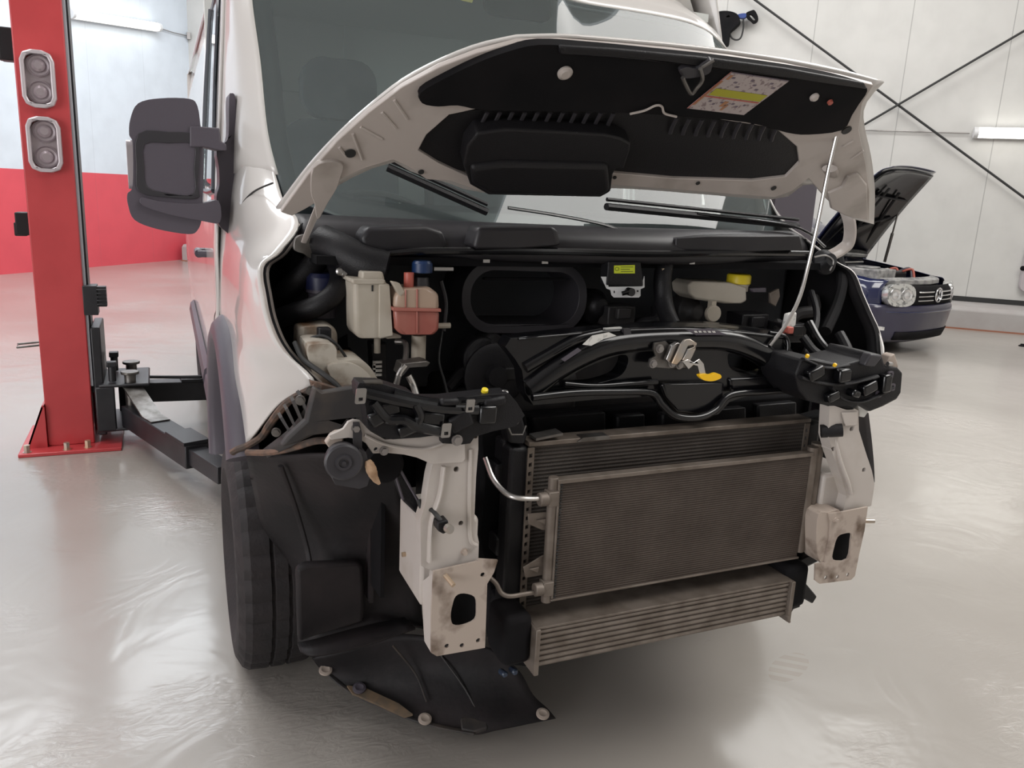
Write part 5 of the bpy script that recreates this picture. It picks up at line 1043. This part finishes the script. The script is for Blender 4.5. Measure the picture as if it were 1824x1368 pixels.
hR = cr(px([(1492, 957), (1502, 951), (1516, 950), (1516, 962), (1510, 996), (1484, 997), (1486, 975)], Y=-.02), 3, True)
bm = BM(); plate(bm, px(CPR, Y=-.02), (0, .006, 0), holes=[hR] + [rrect(at(x, y, Y=-.02), (1, 0, 0), (0, 0, 1), .012, .012, .005, 3) for x, y in ((1471, 1029), (1492, 1028), (1510, 1024))]); obj('crash_plate', bm, RAILD, van, bevel=.002, label='dirty white bumper mounting plate on the right rail')
bm = BM(); plate(bm, cr(px([(1458, 916), (1476, 912), (1494, 908), (1496, 918), (1480, 932), (1476, 960), (1470, 1003), (1458, 995), (1454, 960)], Y=-.015), 3, True), (0, .06, 0)); obj('rail_cheek', bm, RAILD, van, bevel=.006)
bm = BM(); plate(bm, rrect(at(1500, 972, Y=.02), (1, 0, 0), (0, 0, 1), .10, .14, .02), (0, .02, 0)); obj('rail_core', bm, BLKM, van)
q = at(1500, 880, Y=.03); bm = BM(); plate(bm, [V(.50, .03, .60), V(.62, .03, .60), V(.62, .03, .80), V(.50, .03, .80)], (0, .75, 0)); obj('chassis_rail', bm, RAILP, van, bevel=.01)
q = at(1538, 928, Y=-.0); bm = BM(); cyl(bm, q, q + V(.03, -.01, 0), .006, n=12); obj('threaded_stud', bm, ZINC, van)
bolt('rail_bolt', at(1489, 927, Y=-.022), (0, -1, 0), .006, van, RAILD)

# ---- headlight carriers: left
HC = [(636, 690), (640, 682), (680, 683), (735, 700), (750, 712), (790, 712), (860, 704), (906, 700), (920, 716), (935, 740), (918, 760), (880, 768), (846, 778), (838, 790), (822, 792), (788, 790), (786, 775), (750, 779), (700, 783), (678, 778), (656, 764), (650, 720), (638, 710)]
bm = BM(); plate(bm, px(HC, Y=-.03), (0, .05, 0)); hc = obj('headlight_carrier', bm, BLK, van, bevel=.010, seg=3)
for pts, r in (([(650, 700, -.035), (700, 712, -.04), (740, 720, -.04), (790, 728, -.035), (850, 730, -.03)], .012), ([(665, 716, -.04), (690, 745, -.04), (720, 748, -.045), (745, 760, -.045), (790, 770, -.04)], .011), ([(700, 700, -.03), (760, 716, -.03), (820, 716, -.03), (900, 710, -.02)], .010), ([(740, 720, -.045), (748, 740, -.045), (742, 756, -.045)], .010)):
    bm = BM(); tube(bm, cr([at(*p) for p in pts], 6), r, 10); obj('carrier_rib', bm, BLKG, hc)
for (x, y, w_, h_, yy) in ((690, 728, .05, .03, -.035), (725, 764, .04, .025, -.035), (770, 745, .05, .03, -.035), (820, 750, .05, .035, -.035), (868, 738, .04, .04, -.035), (880, 715, .05, .02, -.03), (670, 745, .03, .03, -.035), (800, 715, .04, .015, -.04)):
    bm = BM(); box(bm, at(x, y, Y=yy), (w_, .02, h_), Matrix.Rotation(random.uniform(-.5, .5), 3, 'Y')); obj('carrier_boss', bm, BLKG if x % 20 else BLK, hc, bevel=.006)
for x, y, s in ((643, 706, 1.0), (838, 723, .9), (795, 767, 1.0)):
    q = at(x, y, Y=-.055); bm = BM(); plate(bm, rrect(q, (1, 0, 0), (.1, 0, 1), .020 * s, .030 * s, .003, 2), (0, .004, 0), holes=[rrect(q + V(0, 0, -.006), (1, 0, 0), (0, 0, 1), .009, .007, .001, 2)]); obj('spring_nut', bm, STEEL, hc)
bm = BM(); box(bm, at(664, 681, Y=-.02), (.035, .02, .006)); obj('carrier_clip', bm, STEELD, hc)
bolt('carrier_bolt', at(814, 784, Y=-.034), (0, -1, 0), .009, hc)
for x, y in ((863, 698), (899, 702)):
    bm = BM(); lathe(bm, at(x, y, Y=-.01), (0, -.5, 1), [(0, .0075), (.007, .007), (.009, .004)], 14); obj('carrier_grommet', bm, YEL if x == 863 else STEEL, hc)
# plate behind carrier, continuing to fender
bm = BM(); plate(bm, px([(560, 690), (575, 700), (640, 690), (656, 740), (650, 770), (620, 752), (606, 770), (560, 776), (530, 790), (500, 798), (512, 780), (545, 750), (552, 720)], Y=.12), (0, .03, 0)); fbk = obj('bumper_bracket', bm, FRAMEB, van, bevel=.006)
for (a, b) in (((520, 715), (542, 762)), ((508, 730), (530, 770)), ((498, 745), (522, 780)), ((532, 705), (552, 748))):
    bm = BM(); plate(bm, [at(*a, Y=.2), at(a[0] + 5, a[1] - 3, Y=.2), at(b[0] + 3, b[1], Y=.16), at(b[0], b[1] + 3, Y=.16)], (0, .04, 0)); obj('bracket_slat', bm, FRAMEB, fbk)
bm = BM(); tube(bm, cr([at(566, 688, Y=.18), at(545, 698, Y=.22), at(518, 712, Y=.28), at(500, 730, Y=.33), at(480, 757, Y=.40), at(466, 778, Y=.45), at(440, 794, Y=.48), at(424, 800, Y=.50), at(414, 806, Y=.51)], 6), .011, 8, sq=.8); obj('fender_flange', bm, RUST, van, label='rusty lower fender flange')
bm = BM(); grid(bm, [[at(566, 690, Y=.18), at(548, 720, Y=.20), at(520, 760, Y=.24), at(470, 800, Y=.40)], [at(575, 700, Y=.16), at(560, 740, Y=.18), at(540, 782, Y=.20), at(478, 815, Y=.38)]], 5, 3); obj('flange_inner', bm, FRAMEB, van, solid=.006)
bm = BM(); plate(bm, px([(552, 678), (600, 690), (632, 688), (610, 712), (580, 716), (560, 705)], Y=.19), (0, .02, 0)); obj('fender_gusset', bm, RUST, van, bevel=.003)
bm = BM(); tube(bm, cr([at(440, 806, Y=.42), at(480, 806, Y=.36), at(520, 798, Y=.28), at(560, 786, Y=.2), at(590, 785, Y=.14)], 6), .008, 8); obj('bracket_edge', bm, RUST, van)
for x, y, Y_ in ((535, 713, .15), (492, 770, .30), (554, 696, .16)): bolt('flange_bolt', at(x, y, Y=Y_), (-.2, -1, 0), .008, van, STEELD)
# ---- headlight carriers: right
HCR = [(1418, 668), (1428, 640), (1460, 640), (1500, 650), (1540, 640), (1546, 628), (1572, 632), (1578, 652), (1600, 655), (1609, 664), (1606, 700), (1598, 712), (1575, 724), (1550, 734), (1530, 722), (1524, 730), (1500, 732), (1470, 722), (1440, 715), (1424, 696)]
bm = BM(); plate(bm, px(HCR, Y=.0), (0, .14, 0)); hcr = obj('headlight_carrier', bm, BLK, van, bevel=.010, seg=3)
bm = BM(); plate(bm, px([(1540, 652), (1552, 630), (1574, 634), (1558, 655)], Y=-.02), (0, .03, 0)); obj('carrier_flap', bm, GREYD, hcr, bevel=.005, label='dull grey angled flap')
for pts, r in (([(1425, 672, -.01), (1460, 682, -.01), (1500, 684, -.01), (1540, 676, -.01), (1562, 670, -.01)], .013), ([(1480, 690, -.01), (1500, 710, -.01), (1530, 716, -.01), (1560, 706, -.01), (1590, 690, -.01)], .010), ([(1430, 640, .0), (1470, 655, .0), (1510, 650, 0.0)], .012)):
    bm = BM(); tube(bm, cr([at(*p) for p in pts], 6), r * .75, 10, sq=.5); obj('carrier_rib', bm, BLK, hcr)
for (x, y, w_, h_, yy) in ((1450, 664, .05, .03, -.01), (1500, 668, .04, .035, -.015), (1545, 690, .05, .03, -.01), (1480, 705, .04, .025, -.005), (1575, 682, .03, .05, -.01), (1520, 700, .03, .02, -.01)):
    bm = BM(); box(bm, at(x, y, Y=yy), (w_, .03, h_), Matrix.Rotation(random.uniform(-.4, .4), 3, 'Y')); obj('carrier_boss', bm, BLKG, hcr, bevel=.006)
for x, y in ((1587, 668), (1590, 690), (1566, 702)):
    bm = BM(); plate(bm, rrect(at(x, y, Y=-.008), (1, 0, 0), (0, 0, 1), .02, .02, .004, 2), (0, .004, 0), holes=[rrect(at(x, y, Y=-.008), (1, 0, 0), (0, 0, 1), .010, .010, .002, 2)]); obj('spring_nut', bm, GREYP, hcr)
for x, y in ((1437, 636), (1486, 652)):
    bm = BM(); lathe(bm, at(x, y, Y=-.02), (0, -.5, 1), [(0, .005), (.006, .005), (.008, .003)], 14); obj('carrier_grommet', bm, YELL, hcr)
bm = BM(); plate(bm, px([(1586, 634), (1594, 630), (1600, 650), (1600, 656), (1584, 656), (1578, 652)], Y=.02), (0, .03, 0)); obj('fender_gusset', bm, RAILD, van, bevel=.003)
bm = BM(); tube(bm, [at(1581, 648, Y=.0), at(1588, 649, Y=.0)], .006, 8); obj('gusset_clip', bm, STEEL, van)
bm = BM(); plate(bm, px([(1530, 720), (1552, 712), (1556, 720), (1546, 735), (1540, 744), (1530, 742)], Y=.01), (0, .02, 0)); obj('torn_film', bm, LABELW, van, bevel=.003, label='crinkled pale tape end')
# liner sliver behind the right upright
bm = BM(); grid(bm, [[at(1480, 700, Y=.30), at(1515, 725, Y=.30), at(1545, 735, Y=.30)], [at(1480, 780, Y=.30), at(1520, 780, Y=.30), at(1551, 785, Y=.30)], [at(1480, 830, Y=.30), at(1525, 830, Y=.30), at(1555, 830, Y=.30)], [at(1480, 870, Y=.30), at(1525, 866, Y=.30), at(1556, 858, Y=.30)]], 3, 4); obj('arch_liner', bm, LINER, van, solid=.01)

# ---- arch liner, left
bm = BM(); LR = [[(440, 812, .46), (500, 812, .36), (570, 808, .26), (640, 815, .22), (715, 850, .22)],
                 [(452, 870, .58), (505, 870, .46), (570, 870, .36), (640, 880, .30), (720, 900, .26)],
                 [(470, 940, .62), (520, 940, .52), (580, 945, .44), (650, 960, .38), (735, 980, .34)],
                 [(520, 1010, .58), (545, 1010, .50), (600, 1015, .42), (660, 1020, .40), (745, 1040, .38)],
                 [(528, 1080, .54), (545, 1080, .46), (600, 1082, .42), (660, 1080, .40), (752, 1100, .38)],
                 [(532, 1150, .52), (545, 1148, .42), (600, 1132, .38), (680, 1110, .36), (760, 1120, .36)]]
grid(bm, [[at(*p) for p in r] for r in LR], 5, 5); al = obj('arch_liner', bm, LINER, van, solid=.006, ang=60)
bm = BM(); plate(bm, px([(528, 1015), (546, 1006), (640, 1002), (648, 1010), (650, 1080), (648, 1108), (560, 1135), (532, 1145), (530, 1080)], Y=.36), (0, .03, 0)); obj('liner_panel', bm, LINER, al, bevel=.010, seg=3)
bm = BM(); grid(bm, [[at(530, 1146, Y=.36), at(560, 1140, Y=.34), at(640, 1118, Y=.33), at(720, 1100, Y=.33)], [at(535, 1160, Y=.30), at(565, 1168, Y=.27), at(650, 1150, Y=.27), at(740, 1120, Y=.29)]], 5, 4); obj('liner_lip', bm, LINER, al, solid=.006)
bm = BM(); tube(bm, cr([at(500, 830, Y=.36), at(525, 900, Y=.42), at(545, 970, Y=.42), at(552, 1005, Y=.40)], 6), .008, 8, sq=.6); obj('liner_ridge', bm, LINER, al)
# wheel-side back wall of the arch
bm = BM(); 
for f in (lambda p: p, mirx):
    bm = BM(); plate(bm, [f(V(-.68, .35, .45)), f(V(-.68, 1.5, .45)), f(V(-.68, 1.4, .9)), f(V(-.68, .95, 1.10)), f(V(-.68, .5, 1.02)), f(V(-.68, .35, .8))], f(V(.01, 0, 0))); 
    obj('arch_inner_wall', bm, LINER, van)
    bm = BM(); rg = []
    for i in range(15):
        a = R(20 + 150 * i / 14); rg.append([f(V(-.95, .955 - .44 * math.cos(a), .60 + .44 * math.sin(a))), f(V(-.68, .955 - .46 * math.cos(a), .60 + .44 * math.sin(a)))])
    grid(bm, rg, 2, 2); obj('arch_vault', bm, LINER, van, solid=.005)
# ---- loose undertray hanging below
UT = [[(556, 1172, .17), (600, 1160, .20), (700, 1130, .24), (800, 1140, .24), (880, 1155, .22)],
      [(576, 1196, .12), (640, 1190, .14), (740, 1185, .15), (840, 1190, .16), (925, 1195, .16)],
      [(622, 1232, .08), (690, 1225, .09), (780, 1230, .10), (870, 1240, .10), (950, 1238, .10)],
      [(690, 1266, .055), (745, 1272, .055), (810, 1280, .055), (880, 1284, .06), (975, 1262, .07)],
      [(742, 1284, .045), (785, 1296, .04), (845, 1308, .035), (890, 1300, .04), (990, 1280, .05)]]
bm = BM(); grid(bm, [[at(x, y, Z=z) for x, y, z in r] for r in UT], 5, 5); ut = obj('undertray', bm, LINER, van, solid=.004, ang=60, label='loose dusty black undertray sagging to the floor')
bm = BM(); tube(bm, cr([at(*p[:2], Z=p[2]) for p in ((576, 1192, .125), (622, 1230, .085), (690, 1264, .06), (742, 1283, .05), (790, 1296, .045), (845, 1306, .04))], 5), .008, 8, sq=.5); obj('undertray_edge', bm, FRAMEB, ut)
bm = BM(); plate(bm, [at(x, y, Z=z) for x, y, z in ((618, 1224, .092), (650, 1228, .090), (710, 1256, .072), (735, 1275, .062), (720, 1279, .055), (670, 1256, .070), (628, 1238, .085))], (0, 0, .006)); obj('dried_mud', bm, mat('dried_mud', (.15, .10, .06), .9, noise=((.09, .07, .05), 30)), ut)
for x, y, z in ((580, 1193, .135), (640, 1225, .10), (757, 1280, .06), (967, 1271, .07)):
    bm = BM(); q = at(x, y, Z=z); lathe(bm, q, (0, -.3, 1), [(-.004, .019), (.001, .019), (.003, .012), (.001, .007)], 20); obj('tray_washer', bm, RAILD if x != 640 else GREYP, ut)
for pts in ([(700, 1150, .23), (740, 1200, .14), (760, 1250, .085)], [(810, 1150, .22), (850, 1210, .13), (880, 1260, .08)], [(780, 1160, .20), (830, 1230, .11), (860, 1290, .05)]):
    bm = BM(); tube(bm, cr([at(x, y, Z=z) for x, y, z in pts], 6), .003, 6); obj('tray_rib', bm, FRAMEB, ut)
bm = BM(); plate(bm, [at(x, y, Z=z) for x, y, z in ((820, 1285, .05), (842, 1282, .05), (866, 1288, .05), (868, 1302, .04), (846, 1309, .035), (822, 1304, .04))], (0, 0, .012)); obj('tray_corner', bm, FRAMEB, ut, bevel=.003)

# ------------------------------------------------------------------ the blue hatchback by the wall
HB_M = V(6.64, 5.0, 0); PHI = R(-75)
hf = V(math.cos(PHI), math.sin(PHI), 0); hsd = V(-math.sin(PHI), math.cos(PHI), 0)
car = thing('hatchback', 'dark blue hatchback with open bonnet parked by the pale wall', 'car', HB_M)
car.rotation_euler = (0, 0, PHI)
# local frame: x forward (nose at about .3), y to the car's left, z up
def cg(name, bm, m, par=None, **k): return obj(name, bm, m, par or car, **k)
W2_ = .86
def nose(y): return .33 * (1 - (abs(y) / W2_) ** 3.2) - .03
rws = []
for z, ins, pull in ((.13, -.12, .03), (.18, -.03, .02), (.33, .01, .0), (.44, .03, .0), (.50, .035, .0), (.535, .02, .0), (.55, -.01, .01)):
    r = []
    for i in range(13):
        y = (i / 12 * 2 - 1) * (W2_ - pull); r.append(V(nose(y) + ins, y, z))
    rws.append([V(-.55, -W2_ + pull + .0, z)] + r + [V(-.55, W2_ - pull, z)])
bm = BM(); grid(bm, rws, 3, 3); bmp = cg('bumper', bm, NAVYB, solid=.01, ang=60)
bm = BM()
rr_ = []
for z in (.17, .26): rr_.append([V(nose(y) + (.012 if z > .2 else -.02), y, z) for y in (-.6, -.4, -.2, 0, .2, .4, .6)])
grid(bm, rr_, 3, 2); obj('lower_grille', bm, BLKM, bmp, solid=.01)
bm = BM(); tube(bm, [V(nose(y) + .038, y, .475) for y in [i / 20 * 1.5 - .75 for i in range(21)]], .010, 6, sq=1); obj('bumper_groove', bm, NAVYP, bmp)
bm = BM(); box(bm, V(nose(-.7) - .05, -.77, .30), (.16, .03, .035)); obj('bumper_marker', bm, LABELW, bmp)
# fenders and body
for s in (-1, 1):
    bm = BM(); rws = []
    for z, o in ((.20, -.02), (.35, .0), (.55, .005), (.68, .0), (.76, -.03), (.80, -.09), (.81, -.13)):
        r = []
        for x in (.07, -.05, -.15, -.35, -.7, -1.0, -1.35):
            yy = (W2_ + .01 + o) - (.14 if x > 0 else .05 if x > -.1 else (.03 if x > -.2 else 0)) + (.0 if x > -.3 else .01)
            zz = z + (.0 if z < .7 else max(0, -x - .05) * .13)
            r.append(V(x - (.04 if z > .8 else 0), s * yy, zz))
        rws.append(r)
    grid(bm, rws, 3, 3); cg('car_fender', bm, NAVYP, solid=.008, ang=60)
    bm = BM(); lathe(bm, V(-.62, s * .78, .30), (0, s, 0), [(-.12, .2), (-.1, .29), (.07, .30), (.09, .27), (.09, .18), (.05, .05)], 32); cg('car_wheel', bm, RUB)
    # headlight
    yc = s * .60; bm = BM(); c_ = V(nose(yc) + .02, yc, .66); ax_ = V(1, s * .38, .12).normalized(); t_ = V(-ax_.y, ax_.x, 0).normalized(); u_ = ax_.cross(t_)
    out = [c_ + t_ * (math.copysign(abs(math.cos(a)) ** .75, math.cos(a)) * .19) + u_ * (math.copysign(abs(math.sin(a)) ** .75, math.sin(a)) * .125) for a in [2 * math.pi * i / 28 for i in range(28)]]
    bm = BM(); plate(bm, out, ax_ * -.09); hl = cg('car_headlight', bm, HLAMP, bevel=.02, seg=3)
    for k_ in (-.085, .07):
        bm = BM(); lathe(bm, c_ + t_ * k_, ax_, [(0, .07), (.006, .07), (.010, .062), (.003, .04), (.012, .015)], 24); obj('light_reflector', bm, CHROME, hl)
# front centre: slam panel, grille with chrome bars, emblem
bm = BM(); rws = [[V(nose(y) + o, y, z) for y in (-.48, -.36, -.2, 0, .2, .36, .48)] for z, o in ((.55, .0), (.62, .012), (.70, .0), (.755, -.04))]
grid(bm, rws, 3, 3); gr = cg('car_grille', bm, BLKM, solid=.01)
for z in (.60, .645, .69):
    for s in (-1, 1):
        bm = BM(); tube(bm, [V(nose(y) + .022, y, z) for y in [s * (.09 + .30 * i / 8) for i in range(9)]], .008, 8); obj('grille_bar', bm, CHROME, gr)
bm = BM(); ec = V(nose(0) + .035, 0, .655); R_ = .075
tube(bm, [ec + V(0, math.cos(a * math.pi / 16), math.sin(a * math.pi / 16)) * R_ for a in range(33)], .008, 8, cap=False)
for pts in ([(-.028, .066), (0, .012), (.028, .066)], [(-.062, .036), (-.030, -.060), (0, -.002), (.030, -.060), (.062, .036)]):
    tube(bm, [ec + V(0, a, b) for a, b in pts], .007, 6)
obj('round_emblem', bm, CHROME, gr, label='chrome round emblem with v over w')
# engine bay of the hatchback
bm = BM(); plate(bm, [V(-.02, -.70, .72), V(.16, -.35, .74), V(.22, 0, .74), V(.16, .35, .74), V(-.02, .70, .72), V(-1.0, .72, .72), V(-1.0, -.72, .72)], (0, 0, -.2)); cg('bay_tray', bm, BLKM)
bm = BM(); plate(bm, [V(.03, -.62, .80), V(.18, -.3, .81), V(.23, 0, .81), V(.18, .3, .81), V(.03, .62, .80), V(-.06, .60, .82), V(.06, .3, .83), V(.10, 0, .83), V(.06, -.3, .83), V(-.06, -.60, .82)], (0, 0, -.05)); cg('slam_panel', bm, LGREY, bevel=.006)
bm = BM(); box(bm, V(-.30, -.42, .84), (.46, .40, .12)); box(bm, V(-.3, -.42, .91), (.2, .2, .02)); cg('car_battery_cover', bm, LGREY, bevel=.02)
bm = BM(); box(bm, V(-.42, .12, .80), (.4, .5, .12)); cg('engine_cover', bm, BLK, bevel=.03)
for y, x, m in ((.30, -.1, REDLINE), (.22, -.25, REDLINE), (-.05, -.2, STEELD), (.45, -.2, GREYP)):
    bm = BM(); tube(bm, cr([V(x, y, .78), V(x - .05, y + .03, .88), V(x - .12, y - .02, .86), V(x - .2, y, .8)], 4), .014, 8); cg('car_hose', bm, m)
bm = BM(); tube(bm, cr([V(-.92, -.66, .98), V(-.95, 0, 1.0), V(-.92, .66, .98)], 6), .035, 8); cg('bulkhead_rail', bm, LGREY)
bm = BM(); tube(bm, cr([V(-.86, -.6, .90), V(-.85, 0, .90), V(-.86, .5, .90)], 6), .018, 8); cg('bay_pipe', bm, STEEL)
# passenger shell (pushed behind the van)
bm = BM(); rws = []
for x, z0, wd in ((-1.0, .95, .66), (-1.6, 1.38, .58), (-2.3, 1.42, .56), (-3.2, 1.34, .56), (-3.7, .95, .64)):
    rws.append([V(x, -W2_, .25), V(x, -W2_ + .0, .90), V(x, -wd, z0), V(x, 0, z0 + .03), V(x, wd, z0), V(x, W2_, .90), V(x, W2_, .25)])
grid(bm, rws, 3, 3); cg('car_cabin', bm, NAVYP, solid=.01)
for s_ in (-1, 1):
    bm = BM(); lathe(bm, V(-3.1, s_ * .80, .30), (0, s_, 0), [(-.12, .2), (-.1, .29), (.07, .30), (.09, .27), (.09, .18), (.05, .05)], 32); cg('car_wheel', bm, RUB)
    for xa, xb in ((-1.75, -2.3), (-2.4, -3.0)):
        bm = BM(); plate(bm, [V(xa, s_ * .845, .98), V(xb, s_ * .845, .98), V(xb - .0, s_ * .66, 1.28), V(xa - .05, s_ * .66, 1.28)], (0, s_ * .012, .006)); cg('side_window', bm, WINTRIM)
bm = BM(); rws = [[V(-.98, -.66, .96), V(-.94, 0, .97), V(-.98, .66, .96)], [V(-1.56, -.57, 1.37), V(-1.52, 0, 1.40), V(-1.56, .57, 1.37)]]; grid(bm, rws, 6, 4); cg('car_windscreen', bm, SIDEG, solid=.005)
# open bonnet
bh = V(-.98, 0, 1.0); ang = R(53)
def hbp(l, y, o=0): return bh + V(math.cos(ang) * l - math.sin(ang) * o, y, math.sin(ang) * l + math.cos(ang) * o)
bm = BM(); rws = [[hbp(l, y * w, o - .05 * (y * y)) for y in (-1, -.6, 0, .6, 1)] for l, w, o in ((.02, .70, 0), (.4, .69, .04), (.8, .66, .05), (1.18, .60, .03), (1.30, .50, -.02))]
grid(bm, rws, 4, 4); ch = cg('car_bonnet', bm, NAVYP, solid=.008, ang=60)
bm = BM(); rws = [[hbp(l, y * w, o - .045 * (y * y)) for y in (-1, -.6, 0, .6, 1)] for l, w, o in ((.05, .66, -.03), (.4, .65, .0), (.8, .62, .01), (1.16, .56, -.01), (1.26, .46, -.05))]
grid(bm, rws, 4, 4); obj('bonnet_underside', bm, BLKG, ch, solid=.01)
for y0, y1, l0, l1 in ((-.45, -.2, .2, .95), (.0, -.1, .15, 1.0), (.45, .2, .2, .95), (-.55, .5, .9, .85), (-.3, .5, .35, .6)):
    bm = BM(); tube(bm, cr([hbp(l0, y0, -.03), hbp((l0 + l1) / 2, (y0 + y1) / 2, -.025), hbp(l1, y1, -.03)], 5), .022, 8, sq=.5); obj('bonnet_rib', bm, BLK, ch)
bm = BM(); tube(bm, [V(-.66, .66, .92), hbp(.66, .60, -.03)], .010, 8); tube(bm, [V(-.66, .66, .92), V(-.66, .66, .92).lerp(hbp(.66, .60, -.03), .6)], .018, 8); cg('gas_strut', bm, STEELD)
# pale car door / second mirror visible under the bonnet
bm = BM(); plate(bm, rrect(V(-1.25, .98, 1.0), (1, 0, 0), (0, 0, 1), .2, .16, .05), (0, .1, 0)); cg('car_mirror', bm, NAVYP, bevel=.02)
